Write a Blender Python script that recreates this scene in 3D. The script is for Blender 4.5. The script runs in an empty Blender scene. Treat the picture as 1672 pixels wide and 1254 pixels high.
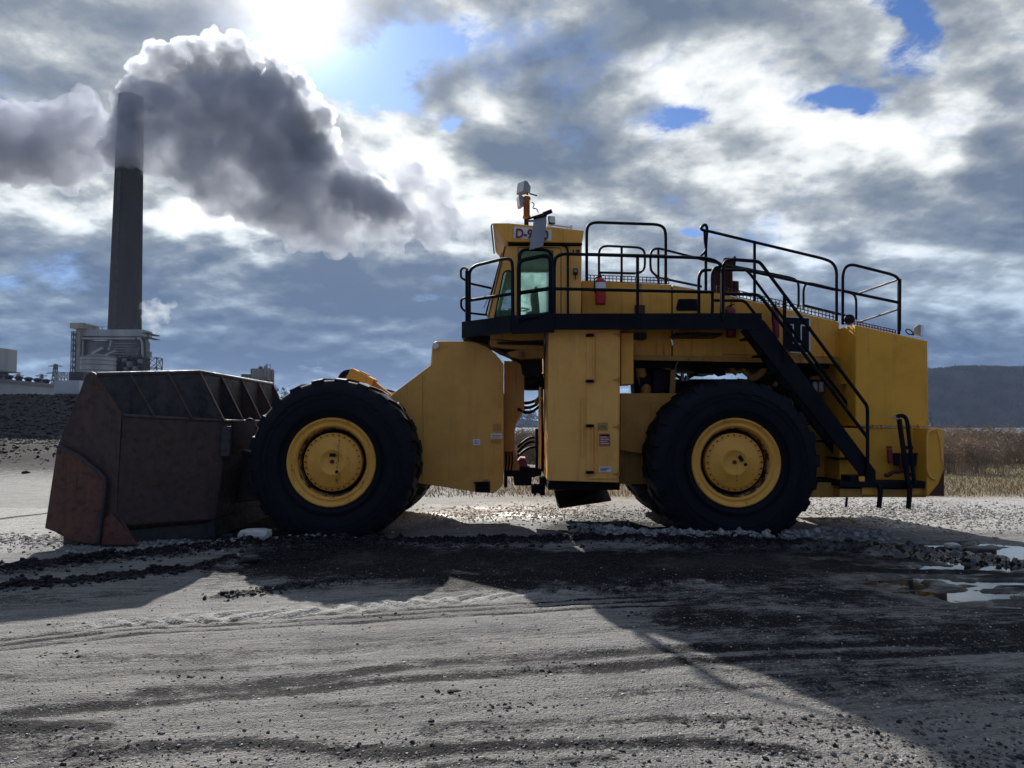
import bpy, bmesh, math, random
import numpy as np
from mathutils import Vector, Matrix
C = bpy.context.scene
COL = C.collection
R = math.radians
random.seed(7); RNG = np.random.RandomState(11)

# ------------------------------------------------------------------ camera
F = 1230.0; CX, CY = 836.0, 627.0; CAMZ = 1.98; HOR = 692.0
PITCH = math.atan((HOR-CY)/F)
cam = bpy.data.cameras.new('camera'); co = bpy.data.objects.new('camera', cam); COL.objects.link(co)
cam.sensor_width = 36; cam.lens = F/1672*36; cam.clip_start = .1; cam.clip_end = 20000
co.location = (0, 0, CAMZ); co.rotation_euler = (R(90)+PITCH, 0, 0)
C.camera = co
C.render.resolution_x = 1024; C.render.resolution_y = 768
cp, sp = math.cos(PITCH), math.sin(PITCH)
def ray(px, py):
    u = (px-CX)/F; v = (CY-py)/F
    return Vector((u, cp-v*sp, sp+v*cp))
def W(px, py, Y):
    d = ray(px, py); return Vector((0, 0, CAMZ))+d*(Y/d.y)
def G(px, py, z=0.):
    d = ray(px, py); return Vector((0, 0, CAMZ))+d*((z-CAMZ)/d.z)

# ------------------------------------------------------------------ node helper
class NT:
    def __init__(s, nt): s.nt = nt; s.n = nt.nodes; s.l = nt.links
    def new(s, t, **k):
        n = s.n.new(t)
        for a, b in k.items(): setattr(n, a, b)
        return n
    def put(s, sock, v):
        if v is None: return
        if hasattr(v, 'is_linked') or isinstance(v, bpy.types.NodeSocket): s.l.new(v, sock)
        else:
            if isinstance(v, (tuple, list)) and len(v) == 3 and sock.type == 'RGBA': v = (*v, 1)
            sock.default_value = v
    def m(s, op, a, b=None, c=None, clamp=False):
        n = s.new('ShaderNodeMath', operation=op, use_clamp=clamp)
        for i, v in enumerate((a, b, c)): s.put(n.inputs[i], v)
        return n.outputs[0]
    def v(s, op, a, b=None, c=None):
        n = s.new('ShaderNodeVectorMath', operation=op)
        if op == 'SCALE': s.put(n.inputs[0], a); s.put(n.inputs['Scale'], b); return n.outputs[0]
        for i, x in enumerate((a, b, c)): s.put(n.inputs[i], x)
        return n.outputs['Value'] if op in ('DOT_PRODUCT', 'LENGTH') else n.outputs[0]
    def noise(s, vec, scale, detail=4, rough=.55, dist=0., out=0):
        n = s.new('ShaderNodeTexNoise'); s.put(n.inputs['Vector'], vec)
        n.inputs['Scale'].default_value = scale; n.inputs['Detail'].default_value = detail
        n.inputs['Roughness'].default_value = rough; n.inputs['Distortion'].default_value = dist
        return n.outputs[out]
    def voro(s, vec, scale, feat='F1', out='Distance'):
        n = s.new('ShaderNodeTexVoronoi', feature=feat); s.put(n.inputs['Vector'], vec); n.inputs['Scale'].default_value = scale
        return n.outputs[out]
    def ramp(s, f, a, b, lo=0., hi=1., smooth=True):
        n = s.new('ShaderNodeMapRange', interpolation_type='SMOOTHSTEP' if smooth else 'LINEAR')
        s.put(n.inputs[0], f); s.put(n.inputs[1], a); s.put(n.inputs[2], b); s.put(n.inputs[3], lo); s.put(n.inputs[4], hi)
        return n.outputs[0]
    def mix(s, f, a, b, mode='MIX'):
        n = s.new('ShaderNodeMix', data_type='RGBA', blend_type=mode)
        s.put(n.inputs[0], f); s.put(n.inputs[6], a); s.put(n.inputs[7], b); return n.outputs[2]
    def sep(s, v):
        n = s.new('ShaderNodeSeparateXYZ'); s.put(n.inputs[0], v); return n.outputs
    def comb(s, x, y, z):
        n = s.new('ShaderNodeCombineXYZ')
        for i, q in enumerate((x, y, z)): s.put(n.inputs[i], q)
        return n.outputs[0]
    def scl(s, vec, sc): return s.v('MULTIPLY', vec, sc)

# ------------------------------------------------------------------ world: sky and clouds
SUN_AZ, SUN_EL = math.atan(-.298), math.atan(.587/1.0435)
SUNDIR = Vector((math.sin(SUN_AZ)*math.cos(SUN_EL), math.cos(SUN_AZ)*math.cos(SUN_EL), math.sin(SUN_EL)))
wd = bpy.data.worlds.new('World'); C.world = wd; wd.use_nodes = True
def build_world():
    t = NT(wd.node_tree); t.n.clear()
    out = t.new('ShaderNodeOutputWorld'); bg = t.new('ShaderNodeBackground'); t.l.new(bg.outputs[0], out.inputs[0])
    sky = t.new('ShaderNodeTexSky', sky_type='NISHITA'); sky.sun_disc = False
    sky.sun_elevation = SUN_EL; sky.sun_rotation = SUN_AZ; sky.air_density = 1.; sky.dust_density = .6; sky.ozone_density = 2.
    d = t.new('ShaderNodeTexCoord').outputs['Generated']
    x, y, z = t.sep(d)
    zc = t.m('MAXIMUM', z, 0.)
    inv = t.m('DIVIDE', 1., t.m('ADD', zc, .30))
    q = t.v('SCALE', t.comb(x, y, 0.), inv)                      # cloud layer seen from below
    q = t.v('ADD', q, (3.7, 1.9, 0.4))
    az = t.m('ARCTAN2', x, y); el = t.m('ARCSINE', z)
    warp = t.v('SUBTRACT', t.noise(q, 2.6, 5, .6, 0, 1), (.5, .5, .5))
    V0 = t.comb(az, el, 0.)
    V = t.v('MULTIPLY_ADD', warp, (.24, .20, 0), V0)
    def blob(acc, px, py, rx, ry, amp, vec=V):
        r0 = ray(px, py).normalized(); a0 = math.atan2(r0.x, r0.y); e0 = math.asin(r0.z)
        r1 = ray(px+rx, py).normalized(); sx = 1/max(abs(math.atan2(r1.x, r1.y)-a0), 1e-3)
        r2 = ray(px, py-ry).normalized(); sy = 1/max(abs(math.asin(r2.z)-e0), 1e-3)
        w = t.v('MULTIPLY_ADD', vec, (sx, sy, 0), (-a0*sx, -e0*sy, 0))
        g = t.m('EXPONENT', t.m('MULTIPLY', t.v('DOT_PRODUCT', w, w), -1.))
        return t.m('MULTIPLY_ADD', g, amp, acc)
    # where clouds are missing
    B = 0.
    for a in BLUE: B = blob(B, *a)
    n1 = t.noise(q, 1.8, 11, .61, .12)
    n2 = t.noise(t.v('ADD', q, (7.3, 2.2, 1.1)), 4.6, 9, .62, .15)
    nlow = t.noise(t.v('MULTIPLY', t.v('ADD', q, (1.3, 6.2, 2.1)), (.7, 1.3, 1)), 1.1, 6, .55, .3)
    cov = t.m('ADD', n1, t.m('MULTIPLY', t.m('SUBTRACT', n2, .5), .45))
    n4 = t.noise(t.v('ADD', q, (2.2, 8.1, 3.3)), 8., 10, .70, .3)
    n5 = t.noise(t.v('ADD', q, (5.2, 1.1, 6.3)), 19., 8, .66, .2)
    cov = t.m('ADD', cov, t.m('MULTIPLY', t.m('SUBTRACT', n4, .5), .35))
    B = t.m('MULTIPLY', B, t.ramp(n4, .30, .62, 1.25, .55))
    cov = t.m('SUBTRACT', cov, B)
    cover = t.ramp(cov, .10, .40)
    # brightness of the cloud
    S = .0
    for a in TONE: S = blob(S, *a)
    # the side of each billow that faces the sun is lighter
    off = (SUNDIR.x*.07, SUNDIR.y*.07, 0)
    nA = t.noise(q, 1.9, 7, .50, .1); ns = t.noise(t.v('ADD', q, off), 1.9, 7, .50, .1)
    edge = t.m('MULTIPLY', t.m('SUBTRACT', nA, ns), 5.2)
    hib = t.m('MULTIPLY', t.m('SUBTRACT', nlow, .5), -.9)
    s = t.m('ADD', t.m('MULTIPLY_ADD', S, 1.08, .47), t.m('ADD', edge, hib))
    s = t.m('ADD', s, t.m('MULTIPLY', t.m('SUBTRACT', n2, .5), .42)); s = t.m('ADD', s, t.m('MULTIPLY', t.m('SUBTRACT', n4, .5), t.ramp(el, R(4), R(14), .14, .50))); s = t.m('ADD', s, t.m('MULTIPLY', t.m('SUBTRACT', n5, .5), t.ramp(el, R(5), R(14), .06, .30)))
    s = t.m('ADD', s, t.m('MULTIPLY', t.ramp(cov, .30, .5), -.08))
    s = t.m('MAXIMUM', t.m('MINIMUM', s, 1.), 0.)
    cr = t.new('ShaderNodeValToRGB'); t.l.new(s, cr.inputs[0])
    e = cr.color_ramp.elements
    e[0].position = 0.; e[0].color = (.105, .140, .200, 1)
    e[1].position = 1.; e[1].color = (.82, .825, .82, 1)
    for p, c in ((.3, (.185, .218, .262)), (.52, (.33, .362, .385)), (.75, (.62, .645, .65))):
        k = e.new(p); k.color = (*c, 1)
    low = t.ramp(el, R(-2), R(17), 1., 0.)
    tint = t.mix(low, (1, 1, 1), (.54, .86, 1.26))
    ccol = t.mix(1., cr.outputs[0], tint, 'MULTIPLY')
    ccol = t.v('SCALE', ccol, t.ramp(el, R(0), R(15), .56, 1.))
    # side of the sky behind the camera: plain bright overcast
    back = t.ramp(y, -.25, .35, 1., 0.)
    ccol = t.mix(back, ccol, BACKSKY)
    blue = t.mix(1., sky.outputs[0], BLUETINT, 'MULTIPLY')
    col = t.mix(cover, blue, t.v('SCALE', ccol, 11.))
    # the veiled sun
    cs = t.v('DOT_PRODUCT', d, tuple(SUNDIR))
    gl = t.m('EXPONENT', t.m('MULTIPLY', t.m('SUBTRACT', 1., cs), -520.))
    gl2 = t.m('EXPONENT', t.m('MULTIPLY', t.m('SUBTRACT', 1., cs), -95.))
    g = t.m('ADD', t.m('MULTIPLY', gl, 11.), t.m('MULTIPLY', t.m('MULTIPLY', gl2, 1.7), t.ramp(cover, 0, 1, .03, 1.)))
    col = t.v('ADD', col, t.v('SCALE', (1., .97, .93), g))
    gr = t.ramp(z, -.03, .0, 0., 1.)
    col = t.mix(gr, (1.2, 1.15, 1.1), col)
    t.l.new(col, bg.inputs[0]); bg.inputs[1].default_value = .078
# (px, py, radius x, radius y, amount) as directions in the sky
BLUE = [(590, 120, 85, 66, .85), (690, 40, 60, 55, .7), (500, 85, 45, 40, .4), (640, 200, 60, 40, .3), (1530, 20, 40, 75, .8), (1480, 110, 30, 30, .28),
        (1370, 165, 60, 22, .5), (1100, 225, 50, 28, .42), (757, 232, 30, 14, .42), (1145, 390, 28, 18, .4)]
TONE = [(110, 90, 170, 60, .20), (110, 335, 260, 38, .42), (60, 480, 120, 30, .25), (330, 345, 120, 45, .42), (700, 290, 90, 130, .42), (780, 60, 120, 45, .30),
        (960, 90, 170, 55, -.30), (940, 240, 80, 48, -.34), (830, 190, 60, 70, .30), (1060, 330, 160, 50, .34), (1120, 150, 90, 100, .40),
        (1300, 130, 190, 90, .42), (1600, 170, 170, 80, .42), (1500, 330, 220, 70, -.20), (1560, 470, 260, 60, -.16), (1290, 330, 120, 40, .10), (1250, 400, 110, 60, .25), (1620, 80, 80, 60, .20),
        (330, 470, 520, 60, -.28), (200, 560, 420, 40, -.26), (640, 440, 150, 50, -.32), (700, 560, 300, 60, -.26), (1620, 560, 160, 40, -.2), (40, 20, 200, 40, .1)]
BACKSKY = (.15, .20, .31)
BLUETINT = (.34, .50, .80)
build_world()
wd.cycles.sampling_method = 'MANUAL'; wd.cycles.sample_map_resolution = 1024

sd = bpy.data.lights.new('sun', 'SUN'); so = bpy.data.objects.new('sun', sd); COL.objects.link(so)
sd.energy = 5.0; sd.angle = R(.6); sd.color = (1., .955, .88)
so.rotation_euler = (-SUNDIR).to_track_quat('-Z', 'Y').to_euler(); so.location = (0, 0, 60)
C.view_settings.view_transform = 'Standard'; C.view_settings.look = 'None'
C.view_settings.exposure = 0.68; C.view_settings.gamma = 1.
C.render.engine = 'CYCLES'
C.cycles.volume_bounces = 3; C.cycles.max_bounces = 8; C.cycles.transparent_max_bounces = 16
C.cycles.caustics_reflective = False; C.cycles.caustics_refractive = False
C.cycles.sample_clamp_indirect = 4.

# ------------------------------------------------------------------ materials
MATS = {}
def pmat(name, build):
    m = bpy.data.materials.new(name); m.use_nodes = True
    t = NT(m.node_tree); b = t.n['Principled BSDF']
    build(t, b); MATS[name] = m; return m
def pos(t): return t.new('ShaderNodeTexCoord').outputs['Object']
def gpos(t): return t.new('ShaderNodeNewGeometry').outputs['Position']
def bump(t, b, h, strength=.3, dist=.01):
    n = t.new('ShaderNodeBump'); n.inputs['Strength'].default_value = strength; n.inputs['Distance'].default_value = dist
    t.put(n.inputs['Height'], h); t.l.new(n.outputs[0], b.inputs['Normal'])
def paint(name, base, rough=.45, streak=.5, rust=.25, dark=(.035, .028, .02), rustc=(.10, .035, .012), chip=.63):
    def f(t, b):
        P = gpos(t)
        a = t.noise(t.scl(P, (9, 9, .55)), 1., 6, .65)
        g = t.noise(P, 2.3, 6, .6); fine = t.noise(P, 28, 4, .6)
        k = t.m('MULTIPLY', t.ramp(a, .52, .78), streak)
        c = t.mix(k, base, dark)
        c = t.mix(t.m('MULTIPLY', t.ramp(g, .40, .7), .30), c, tuple(x*.55 for x in base))
        r = t.ramp(t.m('ADD', t.m('MULTIPLY', fine, .45), t.m('MULTIPLY', a, .6)), chip, chip+.06)
        c = t.mix(t.m('MULTIPLY', r, rust), c, rustc)
        t.put(b.inputs['Base Color'], c)
        t.put(b.inputs['Roughness'], t.ramp(g, .3, .7, rough-.07, rough+.18))
        b.inputs['Specular IOR Level'].default_value = .35 if max(base) > .05 else .12
        bump(t, b, t.m('ADD', t.m('MULTIPLY', g, .8), t.m('MULTIPLY', fine, .06)), .22, .03)
    return pmat(name, f)
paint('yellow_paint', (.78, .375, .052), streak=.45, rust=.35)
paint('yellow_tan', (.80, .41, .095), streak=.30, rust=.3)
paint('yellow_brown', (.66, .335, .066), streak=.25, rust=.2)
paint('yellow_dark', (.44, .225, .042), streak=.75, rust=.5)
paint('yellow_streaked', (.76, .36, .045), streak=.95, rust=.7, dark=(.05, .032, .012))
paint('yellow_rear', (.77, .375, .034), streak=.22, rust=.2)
def _barrel(t, b):
    P = gpos(t); n = t.noise(P, 7, 7, .7); f_ = t.noise(P, 26, 5, .7)
    c = t.mix(t.ramp(t.m('ADD', t.m('MULTIPLY', n, .6), t.m('MULTIPLY', f_, .4)), .47, .53), (.50, .27, .07), (.022, .013, .013))
    t.put(b.inputs['Base Color'], c); b.inputs['Roughness'].default_value = .6; bump(t, b, f_, .3, .01)
pmat('rim_barrel', _barrel)
paint('rim_paint', (.78, .385, .060), streak=.25, rust=.8, rustc=(.06, .024, .014), chip=.61)
paint('black_paint', (.004, .005, .010), rough=.5, streak=.3, rust=.3, dark=(.03, .03, .032))
paint('black_steel', (.009, .009, .013), rough=.6, streak=.3, rust=.4)
paint('exhaust_brown', (.030, .013, .014), rough=.7, streak=.4, rust=.5)
paint('red_brown', (.075, .028, .018), rough=.7, streak=.4, rust=.5)
paint('rust_mast', (.30, .115, .035), rough=.7, streak=.6, rust=.9)
paint('red_paint', (.42, .02, .025), rough=.35, streak=.1, rust=.1)
paint('maroon_paint', (.20, .018, .045), rough=.4, streak=.2, rust=.1)
paint('grey_metal', (.26, .29, .33), rough=.5, streak=.3, rust=.1)
paint('pale_metal', (.62, .64, .66), rough=.4, streak=.25, rust=.1)
paint('white_label', (.70, .71, .72), rough=.5, streak=.15, rust=.1)
paint('red_label', (.40, .10, .06), rough=.5, streak=.3, rust=.1)
paint('dark_navy', (.02, .026, .04), rough=.6, streak=.2, rust=.1)
paint('chrome', (.6, .6, .62), rough=.2, streak=.2, rust=.1); MATS['chrome'].node_tree.nodes['Principled BSDF'].inputs['Metallic'].default_value = 1.
def _rust(c1, c2, c3):
    def f(t, b):
        P = gpos(t)
        a = t.noise(t.scl(P, (2.2, 2.2, .8)), 1.1, 9, .72, .6); g = t.noise(P, 9, 6, .65)
        v = t.noise(t.scl(P, (14, 14, .9)), 1., 5, .6)
        c = t.mix(t.ramp(a, .36, .62), c1, c2); c = t.mix(t.ramp(g, .50, .68), c, c3)
        c = t.mix(t.m('MULTIPLY', t.ramp(v, .5, .72), .5), c, (.016, .012, .014))
        t.put(b.inputs['Base Color'], c); t.put(b.inputs['Roughness'], t.ramp(g, .3, .7, .5, .82))
        bump(t, b, t.m('ADD', a, t.m('MULTIPLY', g, .3)), .35, .02)
    return f
pmat('bucket_rust', _rust((.046, .026, .022), (.070, .035, .025), (.032, .024, .027)))
pmat('bucket_orange', _rust((.085, .030, .019), (.11, .038, .021), (.045, .022, .018)))
pmat('bucket_dark', _rust((.026, .024, .030), (.040, .032, .034), (.020, .020, .026)))
def _tyre(t, b):
    P = gpos(t); a = t.noise(P, 5, 6, .6); f_ = t.noise(P, 60, 3, .6)
    c = t.mix(t.ramp(a, .45, .7), (.005, .0065, .012), (.011, .012, .017))
    t.put(b.inputs['Base Color'], c); t.put(b.inputs['Roughness'], t.ramp(a, .3, .7, .62, .85)); b.inputs['Specular IOR Level'].default_value = .16
    bump(t, b, t.m('ADD', a, t.m('MULTIPLY', f_, .3)), .3, .012)
pmat('tyre_rubber', _tyre)
def _glass(t, b):
    b.inputs['Base Color'].default_value = (.84, .99, .96, 1); b.inputs['Roughness'].default_value = .03
    b.inputs['Transmission Weight'].default_value = 1.; b.inputs['IOR'].default_value = 1.12
    tr = t.new('ShaderNodeBsdfTranslucent'); tr.inputs[0].default_value = (.72, .97, .92, 1)      # film of dust on the pane
    mx = t.new('ShaderNodeMixShader'); P = gpos(t); t.put(mx.inputs[0], t.ramp(t.noise(P, 3., 5, .6), .3, .7, .25, .52))
    o = t.n['Material Output']; t.l.new(b.outputs[0], mx.inputs[1]); t.l.new(tr.outputs[0], mx.inputs[2]); t.l.new(mx.outputs[0], o.inputs[0])
pmat('cab_glass', _glass)
def _lens(t, b):
    b.inputs['Base Color'].default_value = (.55, .58, .6, 1); b.inputs['Roughness'].default_value = .12
pmat('lamp_glass', _lens)
def _inner(t, b):
    b.inputs['Base Color'].default_value = (.42, .46, .44, 1); b.inputs['Roughness'].default_value = .7
pmat('cab_lining', _inner)

def _ground(t, b):
    P = gpos(t)
    at = t.new('ShaderNodeAttribute', attribute_name='mask'); at.attribute_type = 'GEOMETRY'
    r, g, bl = t.sep(at.outputs['Vector']); veg = at.outputs['Alpha']
    fine = t.noise(P, 38, 5, .7); mid = t.noise(P, 7, 5, .65); big = t.noise(P, .55, 5, .6)
    px_, py_, _z = t.sep(P); yy = t.m('SUBTRACT', py_, t.m('MULTIPLY', px_, .20))
    streak = t.noise(t.comb(t.m('MULTIPLY', px_, .30), t.m('MULTIPLY', yy, 2.6), 0.), 1.5, 8, .66, .3)
    vor = t.voro(P, 55., out='Color'); vorv = t.sep(vor)[0]
    vd = t.voro(P, 55.); vd2 = t.voro(P, 17.); vor2 = t.sep(t.voro(P, 17., out='Color'))[0]
    st2 = t.noise(t.comb(t.m('MULTIPLY', px_, 1.1), t.m('MULTIPLY', yy, 9.), 0.), 1.7, 7, .7, .4)
    base = t.mix(t.ramp(big, .38, .62), (.206, .203, .196), (.186, .176, .165))
    base = t.mix(t.m('MULTIPLY', t.ramp(streak, .44, .66), .80), base, (.060, .061, .066))
    base = t.mix(t.m('MULTIPLY', t.ramp(st2, .46, .68), .60), base, (.068, .068, .073))
    base = t.mix(t.m('MULTIPLY', t.ramp(st2, .50, .30), .40), base, (.33, .32, .305))
    base = t.mix(t.m('MULTIPLY', t.ramp(mid, .5, .75), .35), base, (.13, .128, .13))
    sp_ = t.mix(vorv, (.10, .098, .10), (.46, .45, .43))
    base = t.mix(t.ramp(g, .0, 1., .20, .62), base, sp_)
    pale = t.mix(vor2, (.42, .41, .39), (.74, .73, .70))
    base = t.mix(t.m('MULTIPLY', g, .75), base, pale)
    grit_shade = t.mix(t.ramp(vorv, .82, .98), (.007, .007, .0095), (.055, .055, .06))
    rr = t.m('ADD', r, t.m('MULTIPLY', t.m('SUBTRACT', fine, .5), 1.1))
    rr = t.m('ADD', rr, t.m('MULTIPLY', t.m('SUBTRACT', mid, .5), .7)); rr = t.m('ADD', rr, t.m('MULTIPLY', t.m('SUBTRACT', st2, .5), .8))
    base = t.mix(t.m('MULTIPLY', t.ramp(rr, .15, .62), t.ramp(r, .02, .15)), base, grit_shade)  # coal colour, used as well for the machine's painted shade
    gn = t.noise(t.scl(P, (1, .35, 1)), 1.2, 6, .65); gf = t.noise(P, 12, 5, .7)
    grass = t.mix(t.ramp(gn, .42, .6), (.21, .165, .105), (.115, .10, .06))
    grass = t.mix(t.ramp(gf, .45, .7), grass, (.30, .26, .19))
    base = t.mix(veg, base, grass)
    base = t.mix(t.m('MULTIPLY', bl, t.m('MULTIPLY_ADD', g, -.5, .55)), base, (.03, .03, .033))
    leak = t.noise(P, 2.1, 4, .6); base = t.mix(t.m('MULTIPLY', t.ramp(leak, .55, .70), .35), base, (.10, .098, .10))
    t.put(b.inputs['Base Color'], base)
    t.put(b.inputs['Roughness'], t.ramp(bl, 0., 1., .9, .16))
    t.put(b.inputs['Specular IOR Level'], t.ramp(bl, 0., .6, .12, .6))
    h = t.m('ADD', t.m('MULTIPLY', t.m('SUBTRACT', 1., vd), .5), t.m('MULTIPLY', fine, .9))
    h = t.m('ADD', h, t.m('MULTIPLY', t.m('SUBTRACT', 1., vd2), t.m('MULTIPLY', g, 1.6)))
    h = t.m('ADD', h, t.m('MULTIPLY', mid, .35)); h = t.m('ADD', h, t.m('MULTIPLY', st2, .8))
    h = t.m('MULTIPLY', h, t.ramp(bl, 0., 1., 1., .12))
    bump(t, b, h, .9, .028)
pmat('ground_dirt', _ground)
def _stone(t, b):
    P = gpos(t)
    oi = t.new('ShaderNodeAttribute', attribute_name='tone'); v = oi.outputs['Fac']
    c = t.mix(v, (.012, .012, .016), (.46, .45, .43)); n = t.noise(P, 25, 4, .6)
    b.inputs['Specular IOR Level'].default_value = .2
    t.put(b.inputs['Base Color'], t.v('SCALE', c, t.ramp(n, .2, .8, .6, 1.3))); b.inputs['Roughness'].default_value = .85
    bump(t, b, n, .4, .01)
pmat('stone_grey', _stone)
def simple(name, c1, c2, scale=3., rough=.8, stretch=(1, 1, 1)):
    def f(t, b):
        if rough > .88: b.inputs['Specular IOR Level'].default_value = .0
        P = t.scl(gpos(t), stretch); n = t.noise(P, scale, 6, .62)
        t.put(b.inputs['Base Color'], t.mix(t.ramp(n, .38, .64), c1, c2)); b.inputs['Roughness'].default_value = rough
        bump(t, b, n, .25, .02)
    return pmat(name, f)
simple('white_rock', (.50, .49, .46), (.34, .33, .32), 9)
simple('coal_lump', (.012, .012, .016), (.035, .034, .037), 14, .6)
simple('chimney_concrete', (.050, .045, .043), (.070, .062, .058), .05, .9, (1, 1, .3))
simple('plant_grey', (.20, .21, .22), (.12, .125, .135), .12, .8, (1, 1, .25))
simple('plant_pale', (.36, .37, .37), (.25, .26, .265), .10, .8, (1, 1, .2))
simple('plant_dark', (.035, .037, .045), (.06, .062, .07), .2, .8)
simple('warehouse_sheet', (.20, .225, .25), (.15, .165, .185), .05, .6, (1, 1, .3))
simple('warehouse_pale', (.36, .39, .42), (.30, .32, .35), .05, .6)
simple('roof_sheet', (.09, .095, .11), (.06, .065, .08), .06, .7)
simple('silo_concrete', (.24, .22, .19), (.17, .155, .14), .1, .9, (1, 1, .3))
simple('beige_panel', (.34, .31, .26), (.26, .24, .20), .2, .8)
simple('wood_floor', (.022, .023, .030), (.012, .013, .018), .015, .95)
simple('bare_tree', (.060, .052, .050), (.009, .009, .012), .02, .95)
simple('dry_brush', (.36, .28, .21), (.14, .115, .09), .45, .9)
simple('dry_grass', (.34, .27, .17), (.19, .155, .095), 2.2, .9)
def _water(t, b):
    P = gpos(t); b.inputs['Base Color'].default_value = (.02, .022, .022, 1); b.inputs['Roughness'].default_value = .04
    b.inputs['Specular IOR Level'].default_value = .8
    bump(t, b, t.noise(t.scl(P, (1, 3, 1)), 6, 4, .5), .04, .01)
pmat('puddle_water', _water)
def _river(t, b):
    P = gpos(t); b.inputs['Base Color'].default_value = (.10, .105, .10, 1); b.inputs['Roughness'].default_value = .28
    b.inputs['Specular IOR Level'].default_value = 1.
    bump(t, b, t.noise(t.scl(P, (.2, 1, 1)), .5, 4, .5), .3, .3)
pmat('river_water', _river)
def volmat(name, dens, col=(.96, .96, .97), aniso=.35, noise=None):
    m = bpy.data.materials.new(name); m.use_nodes = True; t = NT(m.node_tree); t.n.clear()
    o = t.new('ShaderNodeOutputMaterial'); v = t.new('ShaderNodeVolumePrincipled'); t.l.new(v.outputs[0], o.inputs['Volume'])
    v.inputs['Color'].default_value = (*col, 1); v.inputs['Anisotropy'].default_value = aniso
    v.inputs['Density'].default_value = dens
    if noise:
        n = t.noise(gpos(t), noise[0], 5, .62); d_ = t.m('MULTIPLY', t.ramp(n, noise[1], noise[2]), dens)
        t.l.new(d_, v.inputs['Density'])
    MATS[name] = m; return m

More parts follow.
